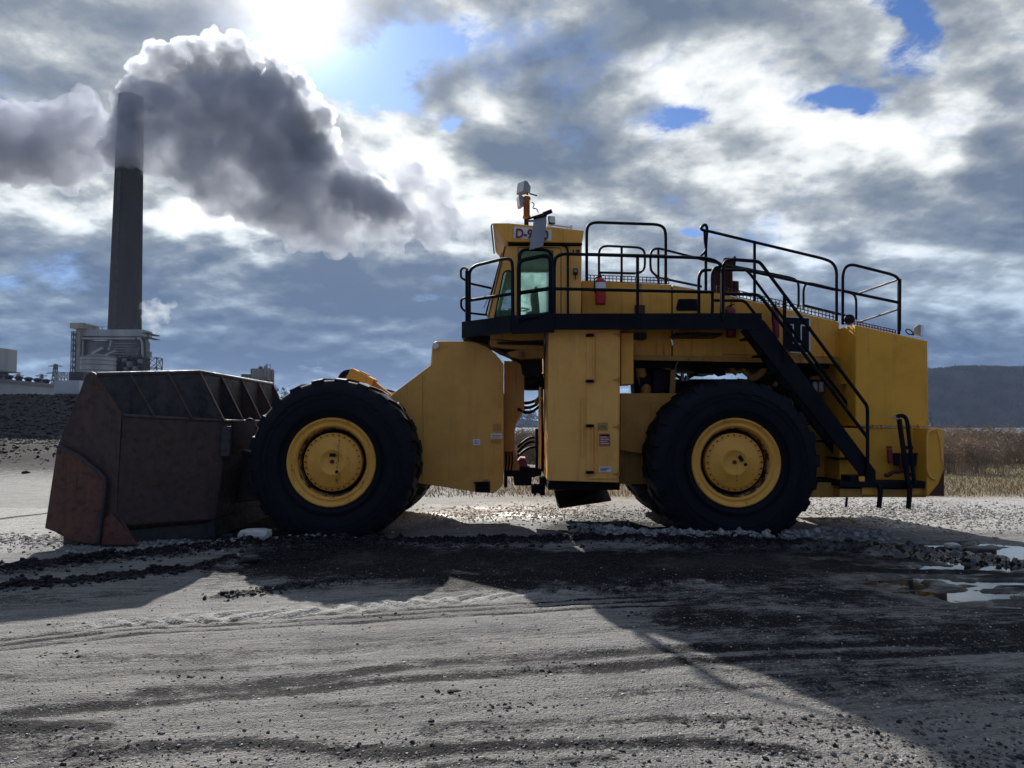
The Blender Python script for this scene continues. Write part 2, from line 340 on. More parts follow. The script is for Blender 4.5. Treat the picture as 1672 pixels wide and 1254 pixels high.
# ------------------------------------------------------------------ mesh helper
WL = {}
class MB:
    def __init__(s): s.v = []; s.f = []; s.sm = []
    def add(s, vs, fs, smooth=False):
        o = len(s.v); s.v += [tuple(p) for p in vs]
        for f in fs: s.f.append(tuple(i+o for i in f)); s.sm.append(smooth)
        return s
    def box(s, x0, x1, y0, y1, z0, z1):
        v = [(x, y, z) for z in (z0, z1) for y in (y0, y1) for x in (x0, x1)]
        return s.add(v, [(0, 2, 3, 1), (4, 5, 7, 6), (0, 1, 5, 4), (2, 6, 7, 3), (0, 4, 6, 2), (1, 3, 7, 5)])
    def pbox(s, px0, px1, py0, py1, Y, dep):      # box whose near face fills this rectangle at distance Y
        a = W(px0, py1, Y); b = W(px1, py0, Y); return s.box(a.x, b.x, Y, Y+dep, a.z, b.z)
    def prism(s, poly, y0, y1):                    # outline in x,z
        n = len(poly); ar = sum(poly[i][0]*poly[(i+1) % n][1]-poly[(i+1) % n][0]*poly[i][1] for i in range(n))
        if ar < 0: poly = poly[::-1]
        v = [(x, y0, z) for x, z in poly]+[(x, y1, z) for x, z in poly]
        f = [tuple(range(n)), tuple(range(2*n-1, n-1, -1))]+[(i, i+n, (i+1) % n+n, (i+1) % n) for i in range(n)]
        return s.add(v, f)
    def pprism(s, pts, Y, dep):
        return s.prism([(W(a, b, Y).x, W(a, b, Y).z) for a, b in pts], Y, Y+dep)
    def hull4(s, a, b):                            # loft between two equal outlines of 3D points
        n = len(a); return s.add(list(a)+list(b), [tuple(range(n-1, -1, -1)), tuple(range(n, 2*n))]+[(i, (i+1) % n, (i+1) % n+n, i+n) for i in range(n)])
    def obox(s, c, ax, ay, az, sx, sy, sz):        # box along given axes
        c = Vector(c); ax, ay, az = [Vector(q).normalized() for q in (ax, ay, az)]
        v = [c+ax*(i*sx/2)+ay*(j*sy/2)+az*(k*sz/2) for k in (-1, 1) for j in (-1, 1) for i in (-1, 1)]
        return s.add(v, [(0, 2, 3, 1), (4, 5, 7, 6), (0, 1, 5, 4), (2, 6, 7, 3), (0, 4, 6, 2), (1, 3, 7, 5)])
    def bar(s, a, b, w, h=None, up=(0, 0, 1)):
        a, b = Vector(a), Vector(b); d = (b-a); L = d.length; d.normalize(); u = Vector(up)
        if abs(d.dot(u)) > .98: u = Vector((0, 1, 0))
        sx = d.cross(u).normalized(); u = sx.cross(d)
        return s.obox((a+b)/2, d, sx, u, L, w, h or w)
    def tube(s, pts, r, seg=8, smooth=True, cap=True):
        pts = [Vector(p) for p in pts]; n = len(pts); v = []; prev = None
        for i, p in enumerate(pts):
            d = (pts[min(i+1, n-1)]-pts[max(i-1, 0)]).normalized()
            if prev is None:
                u = Vector((0, 1, 0)) if abs(d.y) < .9 else Vector((1, 0, 0)); u = (u-d*u.dot(d)).normalized()
            else: u = (prev-d*prev.dot(d)).normalized()
            prev = u; w = d.cross(u); rr = r[i] if isinstance(r, (list, tuple)) else r
            for k in range(seg):
                a = 2*math.pi*k/seg; v.append(p+(u*math.cos(a)+w*math.sin(a))*rr)
        f = [(i*seg+k, i*seg+(k+1) % seg, (i+1)*seg+(k+1) % seg, (i+1)*seg+k) for i in range(n-1) for k in range(seg)]
        s.add(v, f, smooth)
        if cap: s.add(v[:seg], [tuple(range(seg-1, -1, -1))]); s.add(v[-seg:], [tuple(range(seg))])
        return s
    def lathe(s, c, prof, seg=64, axis='Y', smooth=True):   # prof of (radius, offset along axis)
        c = Vector(c); v = []; n = len(prof)
        for k in range(seg):
            a = 2*math.pi*k/seg; ca, sa = math.cos(a), math.sin(a)
            for r, h in prof:
                v.append(c+(Vector((r*ca, h, r*sa)) if axis == 'Y' else Vector((r*ca, r*sa, h)) if axis == 'Z' else Vector((h, r*ca, r*sa))))
        f = []
        for k in range(seg):
            k2 = (k+1) % seg
            for i in range(n-1): f.append((k*n+i, k*n+i+1, k2*n+i+1, k2*n+i))
        return s.add(v, f, smooth)
    def cyl(s, a, b, r, seg=16): return s.tube([a, b], r, seg)
    def build(s, name, mat, parent=None, bev=0., solid=0., smooth_angle=None):
        me = bpy.data.meshes.new(name)
        P = np.array(s.v, dtype=np.float64); c = (P.min(0)+P.max(0))/2; c[2] = P[:, 2].min()
        me.from_pydata((P-c).tolist(), [], s.f); me.polygons.foreach_set('use_smooth', s.sm); me.update()
        bm = bmesh.new(); bm.from_mesh(me); bmesh.ops.recalc_face_normals(bm, faces=bm.faces); bm.to_mesh(me); bm.free()
        me.materials.append(MATS[mat] if isinstance(mat, str) else mat)
        o = bpy.data.objects.new(name, me); COL.objects.link(o)
        WL[o.name] = Vector(c)
        if parent is not None:
            o.parent = parent; o.location = Vector(c)-WL[parent.name]
        else: o.location = c
        if solid: md = o.modifiers.new('solid', 'SOLIDIFY'); md.thickness = solid; md.offset = 0
        if bev: md = o.modifiers.new('bevel', 'BEVEL'); md.width = bev; md.segments = 2; md.limit_method = 'ANGLE'; md.angle_limit = R(40)
        return o
def tag(o, label=None, cat=None, group=None, kind=None):
    if label: o['label'] = label
    if cat: o['category'] = cat
    if group: o['group'] = group
    if kind: o['kind'] = kind
    return o
def thing(name, loc, label, cat, group=None):
    o = bpy.data.objects.new(name, None); COL.objects.link(o); o.location = loc; WL[o.name] = Vector(loc)
    o.empty_display_size = .2
    return tag(o, label, cat, group)
def rnd(pts, rad, k=5):                            # round the corners of a 3D path
    pts = [Vector(p) for p in pts]; out = [pts[0]]
    for i in range(1, len(pts)-1):
        a, b, c = pts[i-1], pts[i], pts[i+1]
        ra = min(rad, (a-b).length*.49); rc = min(rad, (c-b).length*.49)
        p = b+(a-b).normalized()*ra; q = b+(c-b).normalized()*rc
        for j in range(k+1):
            t_ = j/k; out.append(p*(1-t_)**2+b*2*t_*(1-t_)+q*t_*t_)
    out.append(pts[-1]); return out
def rail(mb, pts, Y=None, r=.03, rad=.12):
    return mb.tube(rnd([W(p[0], p[1], p[2] if len(p) > 2 else Y) for p in pts], rad), r, 8)
def mesh_np(name, V, Fq, mat, smooth=True):
    me = bpy.data.meshes.new(name); me.vertices.add(len(V)); me.vertices.foreach_set('co', V.astype(np.float32).ravel())
    k = Fq.shape[1]; me.loops.add(len(Fq)*k); me.loops.foreach_set('vertex_index', Fq.astype(np.int32).ravel())
    me.polygons.add(len(Fq)); me.polygons.foreach_set('loop_start', np.arange(0, len(Fq)*k, k, dtype=np.int32))
    me.polygons.foreach_set('use_smooth', np.full(len(Fq), smooth)); me.update(calc_edges=True)
    me.materials.append(MATS[mat]); o = bpy.data.objects.new(name, me); COL.objects.link(o); WL[o.name] = Vector((0, 0, 0)); return o
# numpy noise
def vnoise(x, y, seed=0):
    xi = np.floor(x).astype(np.int64); yi = np.floor(y).astype(np.int64); fx = x-xi; fy = y-yi
    fx = fx*fx*(3-2*fx); fy = fy*fy*(3-2*fy)
    def h(a, b):
        n = (a*374761393+b*668265263+seed*1274126177) & 0xffffffff
        n = ((n ^ (n >> 13))*1274126177) & 0xffffffff; n = n ^ (n >> 16); return (n & 0xffff)/65535.
    return (h(xi, yi)*(1-fx)+h(xi+1, yi)*fx)*(1-fy)+(h(xi, yi+1)*(1-fx)+h(xi+1, yi+1)*fx)*fy
def fbm(x, y, f=1., o=4, seed=0, g=.5):
    s = 0; a = 1; t_ = 0
    for i in range(o): s = s+a*vnoise(x*f, y*f, seed+i*17); t_ += a; a *= g; f *= 2.03
    return s/t_
def sst(a, b, x): t_ = np.clip((x-a)/(b-a), 0, 1); return t_*t_*(3-2*t_)
def pdist(X, Y, pts):
    D = np.full(X.shape, 1e9)
    for a, b in zip(pts[:-1], pts[1:]):
        ax, ay = a[0], a[1]; dx, dy = b[0]-ax, b[1]-ay; L = dx*dx+dy*dy
        t_ = np.clip(((X-ax)*dx+(Y-ay)*dy)/L, 0, 1); D = np.minimum(D, np.hypot(X-ax-t_*dx, Y-ay-t_*dy))
    return D
def gp(*pp): return [(G(a, b).x, G(a, b).y) for a, b in pp]

# ------------------------------------------------------------------ ground
def terrain(X, Y):
    q = X/np.maximum(Y, 1.); L = sst(-.30, -.42, q)
    zl = 8.3*sst(78, 175, Y)+fbm(X, Y, .05, 3, 5)*.5*sst(60, 90, Y)
    zr = -6.2*sst(62, 190, Y)-1.2*sst(190, 300, Y)
    z = L*zl+(1-L)*zr
    return z
def soft(d, w): return np.exp(-(d/w)**2)
def near_ground(X, Y):
    n1 = fbm(X, Y, 1.3, 4, 1); n2 = fbm(X, Y, 6., 4, 2); n3 = fbm(X*.35, Y*2.2, 2.0, 5, 3); n4 = fbm(X, Y, 17., 3, 4); n5 = fbm(X, Y*1.6, .9, 3, 8)
    z = (fbm(X, Y, .35, 2, 9)-.5)*.05+(n1-.5)*.035+(n3-.5)*.03+(n2-.5)*.014
    coal = np.zeros_like(X); pale = np.zeros_like(X); wet = np.zeros_like(X)
    wv = (n1-.5)*.5+(n2-.5)*.25
    def strip(pts, w, s, h=0., lump=0.):
        nonlocal z, coal
        d = pdist(X, Y, gp(*pts)); d = np.abs(d+wv*w*1.4); k = soft(d, w)
        coal = np.maximum(coal, s*k*(.45+1.1*n2)*(.55+.8*n5)); z = z+h*k+lump*k*np.maximum(n2*.6+n4*.6-.35, 0)*2
    strip([(-120, 960), (0, 938), (200, 916), (400, 893), (700, 890), (1000, 886), (1300, 893), (1500, 903), (1750, 925)], .34, 1., .05, .13)
    strip([(-60, 968), (150, 950), (330, 930), (380, 915)], .16, 1., .02, .09)
    strip([(520, 915), (800, 922), (1050, 925), (1400, 915)], 1.35, 1.3, 0, .03)  # coal spoil, with the machine's shade painted in as extra darkness
    strip([(960, 955), (1300, 975), (1672, 985)], .9, .62)  # right-hand strips from here paint the loader's shade into the ground colour
    strip([(1150, 1010), (1400, 1020), (1800, 1030)], .8, .65)
    strip([(1300, 1090), (1500, 1110), (1800, 1130)], .7, .5)
    strip([(-50, 985), (150, 975), (330, 955)], .5, .35)  # bucket's shade on the ground, put in as a darker tone
    strip([(-60, 1215), (120, 1225)], .3, .5)
    strip([(940, 866), (1010, 876), (1100, 882), (1255, 885)], .12, 0, .09, .05); strip([(1280, 881), (1350, 876), (1445, 878)], .12, 0, .09, .05)
    strip([(360, 975), (480, 958), (600, 945)], .12, .9, .0, .05)
    strip([(390, 925), (440, 922), (520, 918)], .10, 1., .02, .08)
    for dy in (0, 7, 15):
        strip([(-60, 1052+dy), (250, 1018+dy), (600, 1000+dy), (900, 984+dy), (1150, 970+dy)], .055, .75, -.012)
    strip([(240, 1128), (500, 1103), (750, 1078), (1100, 1058), (1500, 1046), (1800, 1030)], .13, .85, -.02)
    strip([(-20, 1166), (300, 1136), (600, 1110), (900, 1092), (1150, 1076), (1500, 1064), (1800, 1052)], .13, .80, -.02)
    strip([(100, 1075), (450, 1062), (800, 1040), (1200, 1015)], .16, .38)
    strip([(0, 1105), (300, 1092), (560, 1078)], .12, .42)
    strip([(500, 1150), (900, 1135), (1250, 1120)], .15, .36)
    strip([(700, 1190), (1100, 1175), (1400, 1180)], .14, .5, 0, .01)
    strip([(-60, 1180), (60, 1188), (160, 1186)], .14, .9, .01, .03)
    strip([(120, 1222), (400, 1212), (640, 1226), (900, 1218), (1150, 1214), (1300, 1225)], .11, .85, .0, .03)
    strip([(700, 1250), (1000, 1240)], .06, .7, .0, .03)
    # tread prints
    d = pdist(X, Y, gp((150, 1022), (520, 996), (960, 966), (1150, 950))); k = soft(d, .20)
    ph = X*math.cos(.35)*1.0+Y*.15
    z = z+k*.016*np.sign(np.sin(ph*2*math.pi/.34+3*np.sin(Y*9)))*1.0
    pale = np.maximum(pale, .35*k)
    # ruts along the tracks
    d = pdist(X, Y, gp((100, 1095), (700, 1040), (1250, 1010))); z = z-.02*soft(d, .3)
    # pale crushed stone
    def patch(px, py, rx, ry, s, h=0):
        nonlocal pale, z
        c = G(px, py); k = np.exp(-(((X-c.x)/rx)**2+((Y-c.y)/ry)**2)+(n1-.5)*2.2*(1)-.3); k = np.clip(k, 0, 1)
        pale = np.maximum(pale, s*k); z = z+h*k
    patch(800, 838, 2.6, 2.2, 1.2); patch(700, 850, 1.2, 1., .8)  # pale stone, whitened further to paint in the sky's sheen on it
    patch(170, 890, 1.5, .45, .38, .06); patch(60, 880, 1.6, .8, .45)
    patch(1100, 876, 2.2, .4, .5, .02); patch(1370, 872, 1.2, .45, .5, .05)
    right = sst(4.2, 6.5, X)*sst(13.6, 14.6, Y+(n1-.5)*1.2); pale = np.maximum(pale, .62*right)
    pale = np.maximum(pale, .30*sst(15, 17, Y)); pale = np.maximum(pale, .5*sst(-7, -8.5, X)*sst(10.6, 12, Y))
    coal = coal*(1-.8*np.clip(pale, 0, 1)*sst(13, 14, Y))
    road = sst(17.2, 18.6, Y)*sst(-4, -8, X); pale = np.where(road > .5, .25, pale)
    coal = np.maximum(coal, .9*soft(np.abs(pdist(X, Y, gp((-200, 862), (0, 848), (90, 838)))), .12))
    coal = np.maximum(coal, 1.2*np.exp(-(((X+4.7)/1.7)**2+((Y-15.2)/2.6)**2)**2))  # coal mud, with the shade under the lift arms painted in
    coal = np.maximum(coal, .9*np.exp(-(((X-1.9)/1.3)**2+((Y-14.6)/1.1)**2)**2))  # shade below the belly, painted in as black ground
    # water lies where the ground is low on the right
    c = G(1712, 930); kp = np.clip(1.45-np.hypot((X-c.x)/2.7, (Y-c.y)/2.3)+(n1-.5)*.6, 0, 1)
    pn = fbm(X*.5, Y*1.5, 2.2, 4, 33)
    z = z-kp*.12*sst(.43, .57, pn)-.014*kp-.015*kp; wet = np.maximum(wet, sst(.05, .5, kp)*.85*sst(.3, .5, pn)); coal = np.maximum(coal, kp*.8)
    coal = np.maximum(coal, .75*sst(.1, .5, kp))
    c_ = G(810, 838); k = np.clip(1.2-np.hypot((X-c_.x)/2.0, (Y-c_.y)/1.8)+(n1-.5)*1.4, 0, 1)*sst(.42, .55, n5); wet = np.maximum(wet, .62*k)
    k = soft(pdist(X, Y, gp((745, 936), (775, 940))), .06); wet = np.maximum(wet, k)
    # black lumpy verge in front of the puddles
    # darker, smoother band on the camera side of the machine
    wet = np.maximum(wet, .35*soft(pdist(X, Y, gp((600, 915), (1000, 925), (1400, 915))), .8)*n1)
    # tyres press in a little
    fade = sst(20, 15, Y)
    return z*np.maximum(fade, .25), np.clip(coal, 0, 1), np.clip(pale, 0, 1), np.clip(wet, 0, 1)
def axis_pts(lo, a, b, hi, st, g):
    mid = np.arange(a, b, st); l = [a]; s = st
    while l[-1] > lo: s *= g; l.append(l[-1]-s)
    r = [mid[-1]]; s = st
    while r[-1] < hi: s *= g; r.append(r[-1]+s)
    return np.array(sorted(set(l[1:]))+list(mid)+r[1:])
gx = axis_pts(-6500, -9.6, 10.8, 6500, .036, 1.07); gy = axis_pts(-60, 3.9, 15.2, 9000, .036, 1.045)
XX, YY = np.meshgrid(gx, gy); nz, coal_shade_, pale_, wet_ = near_ground(XX, YY)
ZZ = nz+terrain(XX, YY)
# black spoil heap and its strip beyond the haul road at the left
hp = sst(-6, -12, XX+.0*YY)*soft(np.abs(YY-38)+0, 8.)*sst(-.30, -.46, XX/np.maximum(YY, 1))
ZZ += hp*(.85+.6*fbm(XX, YY, .5, 4, 41)); coal_shade_ = np.maximum(coal_shade_, np.clip(hp*2.2, 0, 1.))
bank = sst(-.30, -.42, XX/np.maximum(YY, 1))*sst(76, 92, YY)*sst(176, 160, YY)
ZZ += bank*(fbm(XX*1.6, YY, .12, 4, 43)-.5)*1.6; coal_shade_ = np.maximum(coal_shade_, bank*(.45+.9*fbm(XX*1.5, YY, .12, 3, 44)))
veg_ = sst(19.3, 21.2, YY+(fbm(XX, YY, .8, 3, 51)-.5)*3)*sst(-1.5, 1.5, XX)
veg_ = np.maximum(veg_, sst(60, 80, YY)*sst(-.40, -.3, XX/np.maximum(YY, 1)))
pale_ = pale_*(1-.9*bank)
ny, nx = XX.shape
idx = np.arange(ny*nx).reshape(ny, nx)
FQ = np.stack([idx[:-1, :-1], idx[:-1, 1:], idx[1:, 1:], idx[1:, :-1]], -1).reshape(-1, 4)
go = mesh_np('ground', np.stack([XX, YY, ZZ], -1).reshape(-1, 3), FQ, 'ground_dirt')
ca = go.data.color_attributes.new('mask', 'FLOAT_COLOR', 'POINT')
ca.data.foreach_set('color', np.stack([coal_shade_, pale_, wet_, veg_], -1).astype(np.float32).ravel())
tag(go, kind='structure')
from bisect import bisect_left
def gz(x, y):
    j = min(max(bisect_left(gx, x)-1, 0), nx-2); i = min(max(bisect_left(gy, y)-1, 0), ny-2)
    a = (x-gx[j])/(gx[j+1]-gx[j]); b = (y-gy[i])/(gy[i+1]-gy[i])
    return float((ZZ[i, j]*(1-a)+ZZ[i, j+1]*a)*(1-b)+(ZZ[i+1, j]*(1-a)+ZZ[i+1, j+1]*a)*b)
m = MB(); c = G(1690, 935); m.add([(c.x-3.6, c.y-3, -.050), (c.x+6, c.y-3, -.050), (c.x+6, c.y+3, -.050), (c.x-3.6, c.y+3, -.050)], [(0, 1, 2, 3)])
tag(m.build('puddle_water', 'puddle_water'), kind='structure')
m = MB(); m.add([(-250, 330, -5.2), (5000, 330, -5.2), (5000, 1500, -5.2), (-250, 1500, -5.2)], [(0, 1, 2, 3)])
tag(m.build('river', 'river_water'), kind='structure')

# loose stones: one mesh of small irregular pebbles
ICO = None
def ico(sub):
    bm = bmesh.new(); bmesh.ops.create_icosphere(bm, subdivisions=sub, radius=1.)
    v = np.array([x.co[:] for x in bm.verts]); f = np.array([[q.index for q in x.verts] for x in bm.faces]); bm.free(); return v, f
IV, IF = ico(1); IV2, IF2 = ico(2)
def pebbles(name, P, Rr, tone, mat='stone_grey'):
    n = len(P); V = IV[None]*RNG.uniform(.65, 1.25, (n, len(IV), 1))*RNG.uniform(.6, 1.3, (n, 1, 3))*np.array([1, 1, .62])
    a = RNG.uniform(0, 6.28, n); ca, sa = np.cos(a)[:, None], np.sin(a)[:, None]
    X = V[:, :, 0]*ca-V[:, :, 1]*sa; Y = V[:, :, 0]*sa+V[:, :, 1]*ca
    V = np.stack([X, Y, V[:, :, 2]], -1)*Rr[:, None, None]+P[:, None]
    Fc = (IF[None]+(np.arange(n)*len(IV))[:, None, None]).reshape(-1, 3)
    o = mesh_np(name, V.reshape(-1, 3), Fc, mat, False)
    at = o.data.attributes.new('tone', 'FLOAT', 'POINT'); at.data.foreach_set('value', np.repeat(tone, len(IV)).astype(np.float32)); return o
PP = []; RR = []; TT = []
def scatter(n, fx, r0, r1, t0, t1):
    for _ in range(n):
        x, y = fx(); r = random.uniform(r0, r1)*(.5+random.random()**2); PP.append((x, y, gz(x, y)+r*.15)); RR.append(r); TT.append(random.uniform(t0, t1)**1.3)
def area(px0, px1, py0, py1):
    def f():
        p = G(random.uniform(px0, px1), random.uniform(py0, py1)); return p.x+random.gauss(0, .05), p.y+random.gauss(0, .05)
    return f
def along(pts, w):
    P = gp(*pts)
    def f():
        i = random.randrange(len(P)-1); t_ = random.random(); return (P[i][0]*(1-t_)+P[i+1][0]*t_+random.gauss(0, w), P[i][1]*(1-t_)+P[i+1][1]*t_+random.gauss(0, w))
    return f
scatter(6500, area(-40, 1720, 930, 1270), .004, .011, .25, 1.1)
scatter(1300, area(-40, 1720, 1120, 1270), .004, .009, 0.05, .5)
scatter(520, area(1180, 1720, 1165, 1270), .008, .022, .0, .45)
for _q in range(26):                               # little clusters of broken lumps
    cx_, cy_ = area(-20, 1700, 1000, 1265)(); scatter(random.randint(8, 26), (lambda: (cx_+random.gauss(0, .16), cy_+random.gauss(0, .07))), .006, .020, 0, .35)
scatter(260, area(100, 1150, 1180, 1262), .008, .018, .0, .35)
scatter(2600, along([(-20, 880), (120, 884), (250, 896), (340, 895)], .42), .012, .030, .2, .9)
scatter(3600, along([(640, 850), (800, 838), (960, 835), (1010, 850)], .9), .014, .032, .6, 1.15)
scatter(6500, along([(1330, 835), (1480, 838), (1600, 842), (1760, 850)], 1.5), .014, .030, .35, 1.1)
scatter(900, along([(300, 893), (420, 884), (560, 888)], .16), .015, .045, .1, .7)
scatter(1000, along([(940, 866), (1010, 876), (1100, 882), (1255, 885)], .09), .03, .065, .40, .85)
scatter(700, along([(1280, 881), (1350, 876), (1445, 878)], .10), .03, .055, .35, .8)
scatter(1600, along([(-20, 938), (200, 916), (400, 893), (700, 890), (1000, 886), (1300, 893), (1500, 903), (1700, 925)], .26), .012, .045, 0, .06)
scatter(700, along([(0, 960), (150, 950), (330, 930)], .13), .012, .04, 0, .06)
scatter(500, along([(360, 975), (480, 958), (600, 945)], .10), .01, .03, 0, .15)
def heap_pt():
    y = random.gauss(38, 3.6); x = -random.uniform(.40, .86)*y; return x, y
def bank_pt():
    y = random.uniform(80, 172); x = -random.uniform(.44, .86)*y; return x, y
scatter(3600, heap_pt, .03, .12, 0, .14); scatter(400, heap_pt, .03, .08, .3, .6)
scatter(3600, bank_pt, .12, .42, 0, .12); scatter(600, bank_pt, .1, .3, .2, .45)
tag(pebbles('gravel', np.array(PP), np.array(RR), np.clip(np.array(TT), 0, 1)), kind='stuff')
# blocks of rock one can point to
def rock(name, px, py, Y, sx, sy, sz, mat, label, cat='rock', seed=1, group=None):
    rg = np.random.RandomState(seed); p = W(px, py, Y)
    V = IV2*rg.uniform(.86, 1.1, (len(IV2), 1)); V = np.sign(V)*np.abs(V)**.62*np.array([sx, sy, sz])/2
    x, y = p.x, Y; z0 = gz(x, y)
    a = MB(); a.add([(x+v[0]+.15*v[2], y+v[1], z0+sz*.36+v[2]) for v in V], [tuple(f) for f in IF2.tolist()]); o = a.build(name, mat); return tag(o, label, cat, group)
rock('limestone_block', 416, 880, 12.35, .56, .36, .20, 'white_rock', 'pale flat limestone block on the ground between the bucket and front tyre', 'rock', 3)
rock('limestone_block', 372, 884, 12.3, .20, .20, .15, 'stone_grey', 'small rounded grey rock lying just left of the pale flat block', 'rock', 5)
rock('coal_lump', 408, 926, 10.6, .24, .16, .10, 'coal_lump', 'black coal lump in the sunlit gap between bucket and tyre shadows', 'coal lump', 6)
rock('coal_lump', 1600, 893, 12.1, .50, .3, .17, 'coal_lump', 'large black coal lump on the bank above the puddles at right', 'coal lump', 8)
rock('limestone_block', 1555, 892, 12.2, .22, .2, .09, 'white_rock', 'small pale stone on the black bank beside the puddles', 'rock', 12)

# ------------------------------------------------------------------ vegetation at the right and behind the machine
def blades(name, n, fpos, h0, h1, w, lean, mat):
    P = np.array([fpos() for _ in range(n)]); h = RNG.uniform(h0, h1, n); a = RNG.uniform(0, 6.28, n)
    dx = np.cos(a)*w; dy = np.sin(a)*w; lx = RNG.normal(0, lean, n)*h; ly = RNG.normal(0, lean, n)*h
    z = P[:, 2]; V = np.stack([np.stack([P[:, 0]-dx, P[:, 1]-dy, z-.02], -1), np.stack([P[:, 0]+dx, P[:, 1]+dy, z-.02], -1), np.stack([P[:, 0]+lx, P[:, 1]+ly, z+h], -1)], 1).reshape(-1, 3)
    Fc = np.arange(n*3).reshape(-1, 3)
    return mesh_np(name, V, Fc, mat, False)
def brushpos():
    while 1:
        y = 30+34*random.random()**1.3; x = random.uniform(-.22*y, .98*y)
        if vn(x*.22+5, y*.22) < .34+.25*random.random(): continue
        edge = 31+3*math.sin(x*.35)+2*math.sin(x*.9+1)-.16*min(x, 28)
        if y > edge and (y-edge) > 1.5*random.random(): return (x, y, gz(x, y))
def shoots(name, n, fpos, h0, h1, mat):          # many-stemmed dry bushes: each stem carries side twigs
    V = []; Fc = []
    for _ in range(n):
        x, y, z = fpos(); h = random.uniform(h0, h1)*(.72+.5*vn(x*.35, y*.35)); r = .35+.25*random.random()
        for k in range(9):
            a = random.uniform(0, 6.28); bx, by = x+math.cos(a)*r*.4, y+math.sin(a)*r*.4
            tx, ty, tz = bx+random.gauss(0, .22), by+random.gauss(0, .22), z+h*random.uniform(.6, 1.)
            o = len(V); V += [(bx-.012, by, z-.05), (bx+.012, by, z-.05), (tx, ty, tz)]; Fc.append((o, o+1, o+2))
            for q in range(7):
                u = random.uniform(.3, .98); cx, cy, cz = bx+(tx-bx)*u, by+(ty-by)*u, z+(tz-z)*u
                o = len(V); l = random.uniform(.10, .34); b_ = random.uniform(0, 6.28); w_ = random.uniform(.010, .03)
                ex, ey, ez = cx+math.cos(b_)*l, cy+math.sin(b_)*l, cz+random.uniform(.0, .3)
                V += [(cx, cy, cz-w_), (cx, cy, cz+w_), (ex, ey, ez)]; Fc.append((o, o+1, o+2))
    return mesh_np(name, np.array(V), np.array(Fc), mat, False)
def vn(x, y): return float(vnoise(np.array([x]), np.array([y]), 77)[0])
tag(shoots('dry_brush', 2700, brushpos, 1.25, 1.95, 'dry_brush'), kind='stuff')
def grasspos():
    y = 20.5+14*random.random(); x = random.uniform(-.15*y, .98*y); return (x, y, gz(x, y))
tag(blades('dry_grass', 31000, grasspos, .05, .22, .012, .6, 'dry_grass'), kind='stuff')

# ------------------------------------------------------------------ far hills and the wood on them
HP = [(-900, 640), (0, 640), (300, 636), (430, 628), (470, 640), (560, 655), (800, 672), (880, 678), (980, 672), (1200, 650), (1400, 618), (1500, 609), (1560, 603), (1680, 602), (1900, 590), (2600, 600)]
def hilltop(q):                                    # ridge height (m) against x/y at 1500 m
    px = q*F+CX; return np.interp(px, [a for a, b in HP], [CAMZ+(HOR-b-7)/F*1650 for a, b in HP])
hq = np.linspace(-1.1, 1.5, 520); hv = np.linspace(0, 1, 40)
QQ, VV = np.meshgrid(hq, hv)
YH = 1400+VV*500; hh = hilltop(QQ)
prof = np.where(VV < .5, np.sin(VV*math.pi)**.85, np.maximum(np.cos((VV-.5)*1.2), .2))
XH = QQ*1650+(QQ*(YH-1650)); ZH = -8+prof*(hh+8)-14*prof+fbm(XH, YH, .012, 4, 61)*16*prof
hi_ = np.arange(XH.size).reshape(XH.shape); FH = np.stack([hi_[:-1, :-1], hi_[:-1, 1:], hi_[1:, 1:], hi_[1:, :-1]], -1).reshape(-1, 4)
tag(mesh_np('hills', np.stack([XH, YH, ZH], -1).reshape(-1, 3), FH, 'wood_floor'), kind='structure')
# crowns: loose clumps of twig-sized faces standing on the slope
def wood(n):
    V = []; Fc = []; rg = np.random.RandomState(5)
    qs = np.where(rg.rand(n) < .75, rg.uniform(.50, .74, n), rg.uniform(-.75, .55, n)); vs = rg.uniform(.02, .52, n); vs[:n//3] = rg.uniform(.40, .52, n//3)
    for q, v in zip(qs, vs):
        i = int(np.clip((v*39), 0, 38)); j = int(np.clip((q+1.1)/2.6*519, 0, 518))
        x, y, z = XH[i, j], YH[i, j], ZH[i, j]; x = q*y*1650/1650; h = rg.uniform(11, 24); r = h*rg.uniform(.22, .36)
        for k in range(10):
            a = rg.uniform(0, 6.28); rr = r*rg.uniform(.2, 1); zz = z+h*rg.uniform(.35, 1.); px_, py_ = x+math.cos(a)*rr, y+math.sin(a)*rr
            s_ = rg.uniform(.7, 1.8); o = len(V)
            V += [(px_-s_, py_, zz-s_*rg.uniform(.2, 1.5)), (px_+s_, py_+rg.uniform(-1, 1), zz-s_*rg.uniform(.2, 1.2)), (px_+rg.uniform(-.6, .6), py_, zz+s_*rg.uniform(.8, 2))]; Fc.append((o, o+1, o+2))
        o = len(V); V += [(x-.35, y, z-1), (x+.35, y, z-1), (x, y, z+h*.9)]; Fc.append((o, o+1, o+2))
    return mesh_np('far_wood', np.array(V), np.array(Fc), 'bare_tree', False)
tag(wood(9000), kind='stuff')

